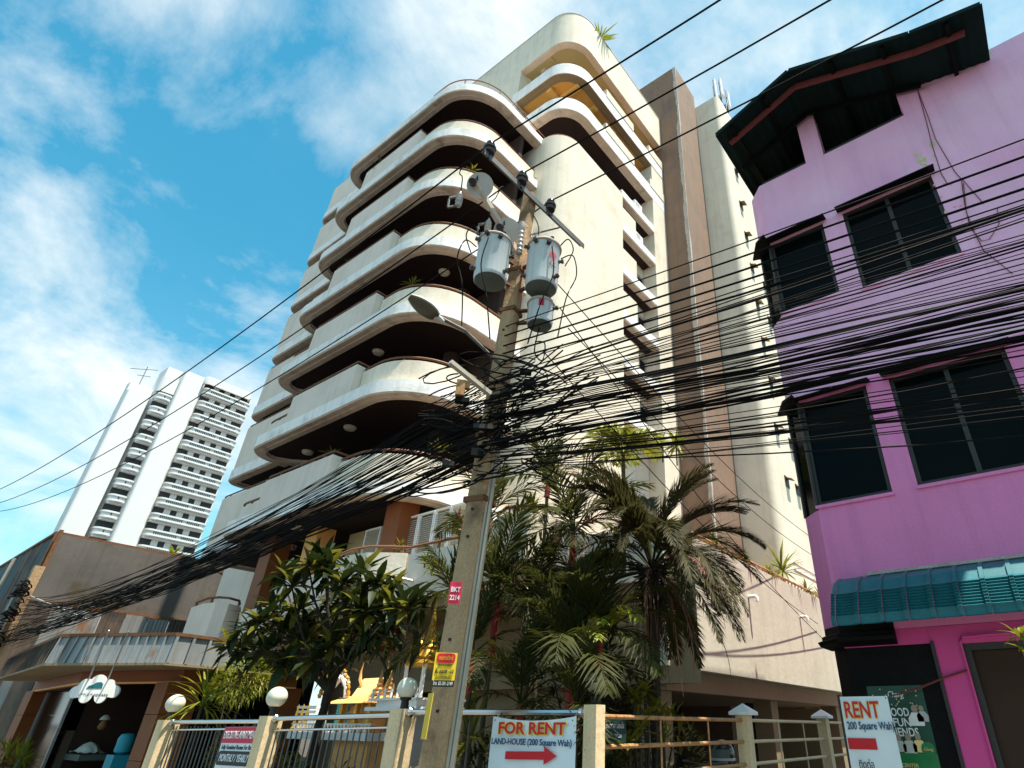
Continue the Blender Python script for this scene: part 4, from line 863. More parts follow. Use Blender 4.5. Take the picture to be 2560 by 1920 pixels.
# cross-arm with three insulators; lower arm with two disc plates
mb = MB(); x = -4.50; z = 8.42
mb.box(x - .045, x + .045, 3.22, 5.46, z + .045, z + .055); mb.box(x + .035, x + .045, 3.22, 5.46, z - .045, z + .0449)
arm = mb.build('cross_arm', 'steel', pole)
mb = MB(); mb.bar((x - .02, 4.9, z), (pol(7.9).x + .05, pol(7.9).y, 7.75), .04, .015); mb.build('brace', 'rail', pole)
INS = [(-4.47, 3.30, 8.475), (-4.45, 3.94, 8.475), (-4.45, 4.58, 8.475)]
for (a, b, c) in INS:
    mb = MB(); mb.lathe((a, b, c), [(.02, -.10), (.02, 0), (.075, .005), (.08, .03), (.045, .045), (.05, .075), (.09, .085), (.092, .12), (.05, .135), (.055, .165), (.065, .175), (.06, .21), (.03, .225)], 14); mb.build('insulator', 'insul', arm)
    mb = MB(); mb.lathe((a, b, c), [(.082, .052), (.07, .068)], 14); mb.build('insulator_shed', 'porcelain', arm)
lowp0 = aD(*(1000 + 520 * .3616, 300 + 430 * .3616), 5.9); lowp1 = pol(7.35) + ur * .0
low = MB(); low.bar(lowp0, lowp1 + Vector((.0, 0, .0)), .07, .07); larm = low.build('lower_arm', 'rim', pole)
axd = (lowp1 - lowp0).normalized()
nrm = (CAM - lowp0).normalized()
for t in (.02, .62):
    c = lowp0.lerp(lowp1, t); k = MB(); k.lathe(c + Vector((.03, .05, -.01)), [(.01, 0), (.19, 0), (.19, .012), (.01, .012)], 22, (nrm * .8 - axd * .35)); k.build('disc_plate', 'pale_grey', larm)
    k = MB(); k.lathe(c - Vector((.02, .04, .0)), [(.05, 0), (.065, .02), (.03, .05), (.06, .07), (.05, .10)], 10, (nrm - axd * .2)); k.obox(c + Vector((0, 0, .10)), (.05, .01, 0), (0, .04, 0), (.02, 0, .07)); k.build('clamp', 'insul', larm)
# fuse cut-outs hanging from the arm
zW = lambda x, y: (1000 + x * .3616, 300 + y * .3616)
FUSE = [('fuse_cutout', (410, 545), 5.85, 'grey fuse cut-out hanging on a jumper left of the outer disc plate'), ('fuse_cutout', (610, 730), 6.05, 'grey fuse cut-out above the left transformer lid')]
for nme, px, d, lb_ in FUSE:
    c = aD(*zW(*px), d); f = thing(nme, lb_, 'fuse', tuple(c), 'fuse cut-outs under the cross-arm')
    mb = MB(); mb.lathe(c, [(.012, -.15), (.035, -.14), (.045, -.10), (.03, -.08), (.05, -.05), (.035, -.03), (.05, 0), (.035, .02), (.045, .06), (.02, .10), (.012, .14)], 12); mb.build('porcelain', 'porcelain', f)
    mb = MB(); a = c - ur * .13 - Vector((0, 0, .03)); mb.bar(c + Vector((0, 0, .05)), a + Vector((0, 0, .02)), .03); mb.tube([a, a + Vector((.01, 0, -.17))], .016, 6); mb.bar(c - Vector((0, 0, .13)), a - Vector((0, 0, .16)), .025); mb.build('fuse_tube', 'steel', f)
# transformers
def transformer(px, d, r, h, label, logo=False, lean=0):
    c = aD(*zW(*px), d); t = thing('transformer', label, 'transformer', (c.x, c.y, c.z - h / 2), 'pole transformers')
    mb = MB(); mb.lathe((c.x, c.y, c.z - h / 2), [(r * .93, 0), (r * .97, .012), (r, .05), (r, h - .08), (r * 1.02, h - .07), (r * 1.02, h)], 28); mb.build('tank', 'can', t)
    mb = MB(); mb.lathe((c.x, c.y, c.z - h / 2 - .004), [(r * .90, 0), (r * .93, .003)], 28); mb.build('tank_bottom_shade', 'can_dark', t)  # darker disc: underside shade put into the colour
    mb = MB(); mb.lathe((c.x, c.y, c.z + h / 2 - .02), [(r * 1.10, 0), (r * 1.12, .02), (r * 1.05, .045), (.02, .09)], 28); mb.build('lid', 'rim', t)
    v = (CAM - c); v.z = 0; v.normalize(); rr = Vector((-v.y, v.x, 0))
    for a in ((-.55, 1), (.45, 1)):
        b = c + rr * (r * a[0]) + Vector((0, 0, h / 2 + .05)); mb = MB(); mb.lathe(b, [(.03, 0), (.05, .01), (.03, .03), (.05, .045), (.03, .06), (.05, .08), (.03, .10), (.045, .115), (.025, .13), (.03, .19), (.01, .21)], 10); mb.build('bushing', 'insul' if a[0] > 0 else 'porcelain', t)
    for (a, z) in ((-.8, .28), (-.35, .30), (.15, .27), (-.9, -.2), (.85, .1), (.55, -.25)):
        if abs(z) < h / 2:
            q = c + (rr * math.sin(a * 1.5) + v * math.cos(a * 1.5)) * r + Vector((0, 0, z)); dq = (rr * math.sin(a * 1.5) + v * math.cos(a * 1.5)); mb = MB(); mb.lathe(q, [(.03, 0), (.02, .03), (.035, .04), (.03, .065)], 8, dq); mb.build('terminal', 'insul', t)
    if logo:
        q = c + (rr * .55 + v * .83) * (r + .003); n_ = (rr * .55 + v * .83).normalized(); u_ = Vector((0, 0, 1)).cross(n_)
        fr = (q, u_.normalized(), Vector((0, 0, 1)), n_)
        for rad in (.055, .03):
            mb = MB(); k = 18; V = []; F = []
            for i in range(k): a = 2 * math.pi * i / k; V += [q + fr[1] * rad * math.cos(a) + fr[2] * (rad * math.sin(a) + .10) + n_ * .004, q + fr[1] * (rad - .016) * math.cos(a) + fr[2] * ((rad - .016) * math.sin(a) + .10) + n_ * .004]
            for i in range(k): F.append((2 * i, 2 * ((i + 1) % k), 2 * ((i + 1) % k) + 1, 2 * i + 1))
            mb.add(V, F); mb.build('emblem_ring', 'red_sign', t)
        text(fr, '2P 12', 0, -.02, .05, 'red_sign', t, .09, dz=.006); text(fr, '30 KVA', 0, -.09, .05, 'ink', t, .10, dz=.006)
    b = pol(c.z)
    for e in (.2, -.2) if h > .5 else (.1, -.1): MB().bar(c + Vector((0, 0, e)), Vector((b.x, b.y, c.z + e)), .05, .03).build('bracket', 'rust', t)
    return c
T1 = transformer((640, 985), 6.05, .218, .68, 'grey can transformer on the left side of the pole')
T2 = transformer((985, 1030), 5.95, .218, .71, 'grey can transformer right of the pole with red emblem', True)
T3 = transformer((970, 1350), 6.15, .17, .34, 'small squat transformer can with red patch lower on the pole')
c = T3; v = (CAM - c); v.z = 0; v.normalize()
mb = MB(); mb.obox(c + v * .171 + Vector((0, 0, .09)), Vector((-v.y, v.x, 0)) * .035, v * .006, Vector((0, 0, .05))); o = mb.build('red_patch', 'red_sign', bpy.data.objects['transformer.002'])
# arrester column on the pole
mb = MB(); q = aD(*zW(835, 820), 6.0); mb.lathe(q, [(.02, -.3), (.045, -.28)] + [(.045 if i % 2 else .03, -.26 + i * .04) for i in range(12)] + [(.05, .22), (.05, .29), (.02, .3)], 12); mb.build('arrester', 'porcelain', pole)
# street lamp
lh = aD(1058, 768, 5.75)
la = pol(5.42) - ud * .14
lamp = thing('street_lamp', 'cobra-head street lamp reaching out from the pole on a thin arm', 'street lamp', tuple(lh))
mb = MB(); mb.tube([la, la.lerp(lh, .5) + Vector((0, 0, .10)), lh.lerp(la, .2) + Vector((0, 0, .03))], .022, 6); mb.build('arm', 'steel', lamp)
ax = (lh - la).normalized(); up_l = Vector((0, 0, 1)); rl = ax.cross(up_l).normalized(); ul = rl.cross(ax)
def hood(sc_u0, sc_u1, m, nme, grow=1):
    n = 10; k = 16; V = []; F = []
    for i in range(n + 1):
        t = i / n; w_ = grow * (.165 - .04 * t) * max(.15, math.sin(math.pi * min(1, .05 + .93 * t))) ** .42; 
        for j in range(k): a = 2 * math.pi * j / k; cz = math.sin(a); V.append(lh + ax * (-.19 + .38 * t) + rl * w_ * math.cos(a) + ul * (w_ * cz * .75 * (sc_u0 if cz > 0 else sc_u1)))
    for i in range(n):
        for j in range(k): F.append((i * k + j, i * k + (j + 1) % k, (i + 1) * k + (j + 1) % k, (i + 1) * k + j))
    F += [tuple(reversed(range(k))), tuple(range(n * k, n * k + k))]
    mb = MB(); mb.add(V, F, True); return mb.build(nme, m, lamp)
hood(.70, .10, 'pale_grey', 'housing'); hood(.05, .60, 'lens', 'lens', .88)
mb = MB(); mb.tube([lh - ax * .28, lh - ax * .17], [.03, .05], 8); mb.build('collar', 'pale_grey', lamp)
# plates on the pole
q = aD(1137, 1490, 5.98); nv = (CAM - q); nv.z = 0; nv = nv.normalized(); uu = Vector((-nv.y, nv.x, 0))
fr = frame_of(q + nv * .16, uu, pol(4) - pol(2))
t = thing('number_plate', 'red plate lettered BKT 2214 on the concrete pole', 'sign', tuple(q), None)
plate(fr, -.055, .055, -.10, .10, .006).build('plate', 'red_sign', t); text(fr, 'BKT', 0, .028, .062, 'whiteink', t, .085, bold=.001); text(fr, '2214', 0, -.045, .062, 'whiteink', t, .09, bold=.001)
q = aD(1111, 1678, 5.98); fr = frame_of(q + nv * .19, uu, pol(4) - pol(2))
t = thing('yellow_sign', 'yellow Thai notice with red heading strapped to the concrete pole', 'sign', tuple(q))
plate(fr, -.095, .095, -.135, .135, .006).build('plate', 'yellow', t); plate(fr, -.0948, .0948, -.1348, -.085, .002, .003).build('footer', 'ink', t)
pts = []
for cx, cy, a0 in ((.055, .105, 0), (-.055, .105, 90), (-.055, .075, 180), (.055, .075, 270)): pts += [(cx + .024 * math.cos(R(a0 + i * 22.5)), cy + .024 * math.sin(R(a0 + i * 22.5))) for i in range(5)]
poly(fr, pts, .004, .003).build('heading', 'red', t); text(fr, 'กนกวรวิทย์', 0, .09, .045, 'yellow', t, .12, dz=.006)
text(fr, 'ตั้งแต่ & ภาคพิเศษ', 0, .035, .03, 'ink', t, .12); text(fr, 'ชั้น อนุบาล - ม.3', 0, -.015, .045, 'ink', t, .155, bold=.001); text(fr, 'สอบถามรายละเอียด', 0, -.06, .035, 'ink', t, .14); text(fr, 'โทร. 02-281-2149', 0, -.11, .04, 'whiteink', t, .165, dz=.006)
q = aD(1068, 1790, 5.95); fr = frame_of(q + nv * .12, (uu * .4 + nv * .9), pol(4) - pol(2))
plate(fr, -.05, .05, -.17, .17, .006).build('yellow_board', 'yellow_edge', label='narrow yellow board seen edge-on at the left of the pole foot', cat='sign')

# ------------------------------------------------------------------ cloud-shaped shop sign on two rods
cs = aY(236, 1728, 4.45); F6 = frame_of(cs, (.42, .90, 0), (0, 0, 1))
t = thing('cloud_sign', 'white cloud-shaped LITTLE T SQUARE shop sign hung on two rods', 'sign', tuple(cs))
ci = [(-.68, -.05, .2), (-.40, .12, .27), (0, .2, .33), (.42, .12, .27), (.72, .0, .2), (.3, -.16, .22), (-.25, -.14, .24)]
KS = .42; pts = []
for i in range(96):
    a = 2 * math.pi * i / 96; d = Vector((math.cos(a), math.sin(a))); best = 0
    for x, y, r in ci:
        b_ = d.x * x + d.y * y; disc = b_ * b_ - (x * x + y * y - r * r)
        if disc > 0: best = max(best, b_ + math.sqrt(disc))
    pts.append((d.x * best * KS, d.y * best * KS * 1.25))
poly(F6, pts, 0, .09).build('board', 'white', t)
poly(F6, [(x * 1.04, y * 1.04) for x, y in pts], -.03, .04).build('board_rim', 'pale_grey', t)
k = [(-.14, .04), (-.12, .09), (-.06, .11), (-.02, .15), (.05, .16), (.09, .13), (.10, .05)]
poly(F6, k, .006, .006).build('logo', 'teal', t); text(F6, 'LITTLE T SQUARE', 0, -.06, .05, 'steel', t, .46, dz=.004)
for dx_, px in ((-.16, (273, 1576)), (.14, (322, 1578))):
    mb = MB(); a = cs + F6[1] * dx_ + Vector((0, 0, .20)); mb.tube([a, aY(*px, 4.0)], .012, 6); mb.build('rod', 'alu', t)
# ------------------------------------------------------------------ wires
def wire_pts(x0, y0, z0, y1, dirn, f, smax, n): return [(x0 + dirn * smax * i / n, y0 + (y1 - y0) * i / n, f(smax * i / n)) for i in range(n + 1)]
hvl = ['outermost bare power line from the street-side insulator', 'middle bare power line from the centre insulator of the cross-arm', 'bare power line from the insulator nearest the pink house']
for i, (x, y, z) in enumerate(INS):
    z += .215
    L = wire_pts(x, y, z, y, -1, lambda s: z - .092 * s + .0038 * s * s, 34, 22); Rr = wire_pts(x, y, z, y, 1, lambda s: z - .115 * s + .0045 * s * s, 26, 16)
    MB().tube(list(reversed(L)) + Rr[1:], .0125, 6).build('power_line', 'wire', label=hvl[i], cat='power line', group='bare power lines')
def quad3(s1, z0, z1, s2, z2):
    # parabola through (0,z0) (s1,z1) (s2,z2)
    A = ((z2 - z0) / s2 - (z1 - z0) / s1) / (s2 - s1); Bq = (z1 - z0) / s1 - A * s1
    return lambda s: z0 + Bq * s + A * s * s
rw = random.Random(21)
GR, GL = 'telephone cables strung from the pole to the right', 'telephone cables strung from the pole to the left'
LR, LL = 'black cable in the tangled sheaf crossing in front of the pink house', 'black cable in the sagging sheaf left of the pole'
def cable(pts, r, lab, grp): return MB().tube(pts, r, 5).build('telephone_cable', 'wire', label=lab, cat='cable', group=grp)
for i, (z0, z1, r) in enumerate(((6.05, 5.50, .007), (5.90, 5.33, .010), (5.74, 5.16, .011), (5.62, 5.03, .011), (5.50, 4.86, .011))):
    cable(wire_pts(-4.62, 4.12, z0, 4.2, 1, quad3(5.4, z0, z1, 30, z0 + .3), 22, 14), r, 'evenly spaced upper cable, number %s from the top, right of the pole' % ['one', 'two', 'three', 'four', 'five'][i], 'evenly spaced upper cables right of the pole')
for i in range(66):
    u = rw.random(); z0 = 4.02 + 1.36 * u; y0 = 3.98 + .34 * rw.random(); z1 = 3.22 + 1.72 * u + rw.gauss(0, .14); r = .0032 + .0042 * rw.random() ** 2
    if i % 13 == 0: r = .012
    x0 = -4.75 + .25 * rw.random(); y1 = 4.0 + .8 * rw.random(); f = quad3(5.2, z0, z1, 28, z0 + rw.uniform(-.8, .3)); ph = rw.random() * 6
    cable(wire_pts(x0, y0, z0, y1, 1, lambda s: f(s) + .012 * math.sin(s * 1.7 + ph), 21, 20), r, LR, GR)
for k, (zc0, zc1) in enumerate(((4.72, 4.02), (4.38, 3.85))):     # two lashed bundles
    for i in range(6):
        z0 = zc0 + rw.gauss(0, .02); f = quad3(5.2, z0, zc1 + rw.gauss(0, .025), 28, z0); ph = rw.random() * 6
        cable(wire_pts(-4.7, 4.05 + .03 * i, z0, 4.1 + .03 * i, 1, lambda s: f(s) + .02 * math.sin(s * 2.3 + ph), 21, 26), .009, 'thick lashed cable in the heavy bundle crossing the pink house', 'lashed cable bundles right of the pole')
for i in range(60):
    z0 = 4.15 + 1.15 * rw.random(); zm = 3.78 + abs(rw.gauss(0, .22)) - .08 + .12 * (z0 - 4.7); ze = rw.uniform(3.15, 4.5); y0 = 3.95 + .35 * rw.random(); y1 = 3.95 + .45 * rw.random(); r = .004 + .005 * rw.random() ** 2
    f = quad3(9.0, z0, zm, 17.6, ze); x0 = -4.75 - .2 * rw.random(); ph = rw.random() * 6
    cable(wire_pts(x0, y0, z0, y1, -1, lambda s: f(s) + .015 * math.sin(s * 1.5 + ph), 17.6, 22), r, LL, GL)
for i in range(12):
    z0 = 4.28 + rw.gauss(0, .05); f = quad3(9.5, z0, 3.58 + rw.gauss(0, .035), 17.6, 3.42 + rw.gauss(0, .06)); ph = rw.random() * 6
    cable(wire_pts(-4.8, 4.0 + .02 * i, z0, 4.05 + .015 * i, -1, lambda s: f(s) + .03 * math.sin(s * 1.9 + ph), 17.6, 30), .0085, 'thick lashed cable in the heaviest bundle drooping left of the pole', 'lashed cable bundle left of the pole')
for i, (a, b) in enumerate((((1385, 700), (2030, 1345)), ((1420, 820), (2050, 1400)), ((1360, 880), (2045, 1560)), ((1400, 770), (2060, 1600)))):
    p = aD(*a, 6.2); q = aX(*b, PX + .06) if b[1] > 1400 else aX(*b, PX - .1); n = 12
    MB().tube([p.lerp(q, j / n) - Vector((0, 0, .35 * math.sin(math.pi * j / n))) for j in range(n + 1)], .008, 5).build('service_drop', 'wire', label=['thin drop wire running from the pole down to the podium roof', 'second thin drop wire just below the upper one on the right', 'drop wire ending lowest on the podium wall near its drain pipes', 'drop wire passing over the date palm towards the driveway wall'][i], cat='cable', group='drop wires to the podium')
# coils and loose loops around the pole
for i in range(18):
    zc_ = rw.uniform(3.95, 5.4); c = pol(zc_) - ud * rw.uniform(.1, .35) + ur * rw.gauss(-.05, .42); rr_ = rw.uniform(.05, .2); a0 = rw.random() * 6; tl = rw.uniform(-.6, .6); n = 14; sp_ = rw.uniform(.7, 1.5)
    e1 = (ur * math.cos(tl) + Vector((0, 0, 1)) * math.sin(tl)) * rw.uniform(1.0, 2.4); e2 = (Vector((0, 0, 1)) * math.cos(tl) - ur * math.sin(tl)) * rw.uniform(.25, .8) - ud * .2
    MB().tube([c + e1 * (rr_ * math.cos(a0 + 2 * math.pi * sp_ * j / n) * (1 + .5 * j / n)) + e2 * (rr_ * math.sin(a0 + 2 * math.pi * sp_ * j / n)) for j in range(n + 1)], .006 + .005 * rw.random(), 5).build('cable_loop', 'wire', label='loose black cable loop in the tangle around the concrete pole', cat='cable', group='cable loops tangled on the pole')
for i in range(46):      # short slack leads slung from side to side of the pole
    za = rw.uniform(4.0, 5.25); zb2 = za + rw.uniform(-.3, .25); xa_, xb = -rw.uniform(.15, 1.5), rw.uniform(.1, 1.6); sg_ = rw.uniform(.03, .3); n = 12; dp_ = rw.uniform(.12, .32)
    pa = pol(za) - ud * dp_ + Vector((xa_, 0, 0)); pb = pol(zb2) - ud * dp_ + Vector((xb, 0, 0))
    MB().tube([pa.lerp(pb, j / n) + Vector((0, .02 * math.sin(j), -sg_ * math.sin(math.pi * j / n) + .004 * math.sin(j * 2.1))) for j in range(n + 1)], .005 + .005 * rw.random(), 5).build('slack_cable', 'wire', label='short slack black cable slung across the pole within the tangle', cat='cable', group='slack cables slung across the pole')
for i in range(9):
    c = pol(4.05 + .16 * i) - ud * .2 + ur * rw.uniform(-.6, .5); m = MB(); m.obox(c, ur * rw.uniform(.05, .09), ud * .04, Vector((0, 0, rw.uniform(.025, .045)))); m.build('junction_box', ['ink', 'black_paint_and_shade', 'wire'][i % 3], label='small dark junction box among the cables on the pole', cat='junction box', group='junction boxes among the cables')
m = MB(); c = pol(5.0) - ud * .22 - ur * .42; m.obox(c, ur * .05, ud * .04, Vector((0, 0, .10))); m.obox(c + ur * .06 + Vector((0, 0, .05)), ur * .04, ud * .03, Vector((0, 0, .05))); m.build('orange_connector', 'orange_pipe', label='orange cable connector box left of the pole above the tangle', cat='connector')
m = MB(); a = aD(1125, 905, 5.7); b = aD(1225, 985, 6.0); m.bar(a, b, .06, .05); m.build('cable_bracket', 'conduit', label='pale steel cable bracket slanting left of the pole', cat='bracket')
# jumpers
mb = MB(); J = []
for k, px in enumerate((FUSE[0], FUSE[1])):
    c = aD(*zW(*px[1]), px[2]); x = c.x; y = INS[k][1]; zz = 8.69 - .092 * .9; top = Vector((c.x, y, 8.60))
    J.append([top, top + Vector((-.12, .0, .07)), top + Vector((-.24, .02, -.05)), c + Vector((-.03, 0, .45)), c + Vector((0, 0, .14))])
for c, s in ((T1, -1), (T2, 1)):
    v = (CAM - c); v.z = 0; v.normalize(); r_ = Vector((-v.y, v.x, 0))
    J.append([c + r_ * .24 * s + Vector((0, 0, .22)), c + r_ * .40 * s + Vector((0, 0, .30)), c + r_ * .46 * s + Vector((0, 0, -.05)), c + r_ * .34 * s + Vector((0, 0, -.45)), c + r_ * .26 * s - Vector((0, 0, 1.1))])
    J.append([c + r_ * .10 * s + v * .24 + Vector((0, 0, .2)), c + r_ * .14 * s + v * .27 + Vector((0, 0, -.3)), c + r_ * .02 * s + v * .25 + Vector((0, 0, -.75)), c + r_ * -.1 * s + v * .1 - Vector((0, 0, 1.3))])
    J.append([c + r_ * .2 * s + Vector((0, 0, .42)), c + r_ * .32 * s + Vector((0, 0, .60)), c + r_ * .40 * s + Vector((0, 0, .40)), c + r_ * .3 * s + Vector((0, 0, .1))])
J.append([pol(8.3) + ur * .05, pol(8.0) + ur * .2, pol(7.6) + ur * .22, T2 + Vector((0, 0, .55))]); J.append([T1 + Vector((.05, 0, .55)), pol(7.9) - ur * .25, pol(8.1) - ur * .05]); J.append([T3 - Vector((0, 0, .2)), T3 - Vector((.05, 0, .55)), T3 + Vector((.1, 0, -.75)), T3 + Vector((.12, 0, -.5)), T3 + Vector((-.05, 0, -.4))])
def smooth(p, n=5):
    p = [Vector(q) for q in p]; out = []
    for i in range(len(p) - 1):
        a = p[max(0, i - 1)]; b = p[i]; c = p[i + 1]; d = p[min(len(p) - 1, i + 2)]
        for k in range(n): t = k / n; out.append(.5 * ((2 * b) + (c - a) * t + (2 * a - 5 * b + 4 * c - d) * t * t + (3 * b - a - 3 * c + d) * t ** 3))
    return out + [p[-1]]
jl = ['jumper wire dropping from the outer power line to its fuse', 'jumper wire dropping from the middle power line to its fuse', 'outermost looped lead beside the left transformer', 'lead hanging down the front of the left transformer', 'short looped lead over the left transformer lid', 'outermost looped lead beside the right transformer', 'lead hanging down the front of the right transformer', 'short looped lead over the right transformer lid', 'lead from the pole top to the right transformer bushing', 'lead from the pole top to the left transformer bushing', 'curled cable hanging under the small squat transformer']
for p, l in zip(J, jl): MB().tube(smooth(p), .009, 5).build('jumper_wire', 'wire', label=l, cat='cable', group='leads around the transformers')
# next pole down the street with its own tangle
q = thing('utility_pole', 'thin far utility pole with coiled cables at the left edge', 'utility pole', (-22.6, 4.1, .1))
MB().bar((-22.6, 4.1, .1), (-22.45, 4.1, 5.3), .22).build('shaft', 'concrete', q)
for i in range(24):
    c = Vector((-22.5 + rw.uniform(-.3, .5), 3.95, rw.uniform(3.1, 4.9))); r_ = rw.uniform(.1, .42); n = 14
    MB().tube([c + Vector((r_ * math.cos(2 * math.pi * j / n * 1.1), -.1 * math.sin(j), r_ * .33 * math.sin(2 * math.pi * j / n * 1.1))) for j in range(n + 1)], .016, 5).build('cable_coil', 'wire', q)
mb = MB(); mb.obox((-22.3, 3.9, 4.25), (.12, 0, 0), (0, .06, 0), (0, 0, .16)); mb.build('splice_box', 'steel', q)
mb = MB(); mb.bar((-21.9, 4.1, 4.45), (-18.2, 4.6, 3.62), .035); mb.build('stay_rod', 'conduit', q)

# ------------------------------------------------------------------ foliage builders
def leaf_shape(l, w_, bend=.25, fold=.25, n=4):
    V = []; F = []
    prof = [(0, .12), (.2, .65), (.5, 1), (.8, .62), (1, .03)] if n == 4 else [(0, .2), (.45, 1), (1, .05)]
    for t, k in prof:
        x = l * t; z = -bend * l * t * t
        V += [(x, -w_ * k / 2, z + fold * w_ * k * .5), (x, 0, z), (x, w_ * k / 2, z + fold * w_ * k * .5)]
    for i in range(len(prof) - 1):
        a = i * 3; F += [(a, a + 3, a + 4, a + 1), (a + 1, a + 4, a + 5, a + 2)]
    return V, F
def add_leaf(mb, o, d, l, w_, up_=Vector((0, 0, 1)), bend=.25, fold=.25, n=2):
    d = Vector(d).normalized(); s = up_.cross(d)
    s = s.normalized() if s.length > 1e-3 else Vector((1, 0, 0)); u = d.cross(s); V, F = leaf_shape(l, w_, bend, fold, n)
    mb.add([o + d * a + s * b + u * c for a, b, c in V], F, True)
def frond_mesh(name, m, L, e0, droop, nl, ll, lw, seed, stalk=.18, ang=50, rr=.012, ragged=.15, vup=.35, ldroop=.35):
    rnd = random.Random(seed); mb = MB(); pts = []; p = Vector((0, 0, 0)); n = 18
    tw = rnd.uniform(-.25, .25)
    for i in range(n + 1):
        t = i / n; a = R(e0 - droop * t ** 1.3); d = Vector((math.cos(a), tw * t * .5, math.sin(a))).normalized(); pts.append((p.copy(), d)); p += d * L / n
    mb.tube([q for q, _ in pts], [rr * (1 - .8 * i / n) for i in range(n + 1)], 5)
    for i in range(nl):
        t = stalk + (1 - stalk) * i / nl; f = t * n; k = min(n - 1, int(f)); o = pts[k][0].lerp(pts[k + 1][0], f - k); d = pts[k][1]
        s = Vector((0, 1, 0)); u = s.cross(d).normalized() * -1 if s.cross(d).z < 0 else s.cross(d).normalized()
        env = math.sin(math.pi * min(1, .18 + .82 * ((t - stalk) / (1 - stalk)) ** .85)) ** .6
        for sg in (-1, 1):
            if rnd.random() < ragged * .5: continue
            aa = R(ang - 18 * t + rnd.uniform(-8, 8)); dd = d * math.cos(aa) + (s * sg * math.cos(vup) + u * math.sin(vup + rnd.uniform(-.2, .2))) * math.sin(aa)
            add_leaf(mb, o, dd, ll * env * rnd.uniform(.8, 1.1), lw * rnd.uniform(.8, 1.1), u, ldroop * rnd.uniform(.4, 1.6), .3, 2)
    return mb.mesh(name, m)
def palm(label, base, crown, stemr, fronds, stem_m, groups=None, name='palm', red=None):
    p = thing(name, label, 'palm', tuple(base), groups)
    b, c = Vector(base), Vector(crown); n = 8; pts = [b.lerp(c, i / n) + Vector((.04 * math.sin(i * 1.1), .03 * math.sin(i * .8), 0)) * (1 - i / n if i else 0) for i in range(n + 1)]
    MB().tube(pts, [stemr * (1.1 - .25 * i / n) for i in range(n + 1)], 9).build('trunk', stem_m, p)
    if red: MB().tube([c - (c - b).normalized() * .02, c - (c - b).normalized() * red], [stemr * 1.1, stemr * 1.5], 9).build('crownshaft', 'redstem', p)
    for me, az, sc in fronds: inst('frond', me, p, c, (0, 0, az), sc)
    return p
rp = random.Random(11)
# date palm by the driveway
DM = [frond_mesh('date_frond', 'palm_date', 1.5, e, d, 78, .30, .016, 30 + i, ang=42, rr=.011, vup=.5, ldroop=.2, stalk=.24) for i, (e, d) in enumerate(((82, 75), (66, 90), (52, 100), (38, 102), (24, 100), (8, 88), (-10, 68)))]
DO = frond_mesh('old_frond', 'palm_old', 1.35, 20, 100, 40, .26, .014, 41, ang=42)
DH = [frond_mesh('dead_frond', 'frond_brown', 1.5, -5 - 20 * i, 85 - 15 * i, 30, .14, .010, 50 + i, ang=25, ragged=.9) for i in range(2)]
dc = aY(1630, 1428, 6.4); db = Vector((dc.x + .02, 6.4, .1))
fl = []
for i in range(72):
    k = i % 7; fl.append((DM[k], i * 2.399 + rp.uniform(-.2, .2), rp.uniform(1.0, 1.22)))
for i in range(10): fl.append((DH[i % 2], i * .63 + rp.random() * .3, rp.uniform(.8, 1.1)))
fl.append((DO, -.35, 1.0)); fl.append((DO, .2, .8))
dp = palm('feathery date palm with drooping brown fronds in front of the podium wall', db, dc, .075, fl, 'bark', name='date_palm')
mb = MB(); rnd = random.Random(3)
for i in range(130):
    a = rnd.random() * 6.28; z = dc.z - .62 + .62 * rnd.random(); r_ = .07 + .13 * (1 - (dc.z - z) / .7); o = Vector((dc.x + r_ * math.cos(a) * .7, 6.4 + r_ * math.sin(a) * .7, z)); mb.tube([o, o + Vector((.06 * math.cos(a), .06 * math.sin(a), .11)), o + Vector((.13 * math.cos(a), .13 * math.sin(a), .10))], [.022, .016, .006], 5)
mb.build('leaf_base', 'bark', dp, kind='stuff')
mb = MB()
for i in range(26):
    a = rnd.random() * 6.28; o = dc + Vector((.12 * math.cos(a), .12 * math.sin(a), -.15)); l = rnd.uniform(.5, 1.5); mb.tube([o, o + Vector((.12 * math.cos(a), .12 * math.sin(a), -.2)), o + Vector((.16 * math.cos(a) + rnd.uniform(-.05, .05), .16 * math.sin(a), -l))], [.006, .006, .004], 4)
mb.build('hanging_fibre', 'frond_brown', dp, kind='stuff')
# sealing-wax palms between the poles
SM = [frond_mesh('palm_frond', 'palm', 1.25, e, d, 26, .42, .036, 60 + i, ang=52, rr=.014, vup=.25, ldroop=.35) for i, (e, d) in enumerate(((86, 35), (76, 60), (62, 80), (48, 95), (30, 95), (10, 80)))]
SY = frond_mesh('yellow_frond', 'palm_old', 1.0, 40, 110, 22, .34, .034, 70, ang=50)
SLm = frond_mesh('lime_frond', 'leaf_lime', .9, 50, 100, 20, .32, .04, 71, ang=50)
def wax(px, py, Y, label, n, sc=1, red=.5, bias=None, base=None, extra=()):
    c = aY(px, py, Y); b = Vector((c.x + rp.uniform(-.1, .1), Y + .05, .1)); fr_ = []
    for i in range(n): fr_.append((SM[i % 6], i * 2.399 + rp.uniform(-.3, .3), sc * rp.uniform(.8, 1.12)))
    for m_, a_, s_ in extra: fr_.append((m_, a_, s_))
    return palm(label, b, c, .032, fr_, 'stem', 'slender red-stemmed garden palms', red=red)
wax(1243, 1500, 5.5, 'red-stemmed palm just right of the concrete pole, upright fronds', 10, 1.08, .75)
wax(1432, 1335, 5.9, 'tall red-stemmed palm with its crown below the yellow-green shrub', 12, 1.0, .5, extra=((SY, .2, .9), (SLm, 1.0, .8), (SY, 2.6, .8)))
wax(1180, 1640, 5.2, 'low red-stemmed palm partly hidden behind the concrete pole', 7, .85, .4)
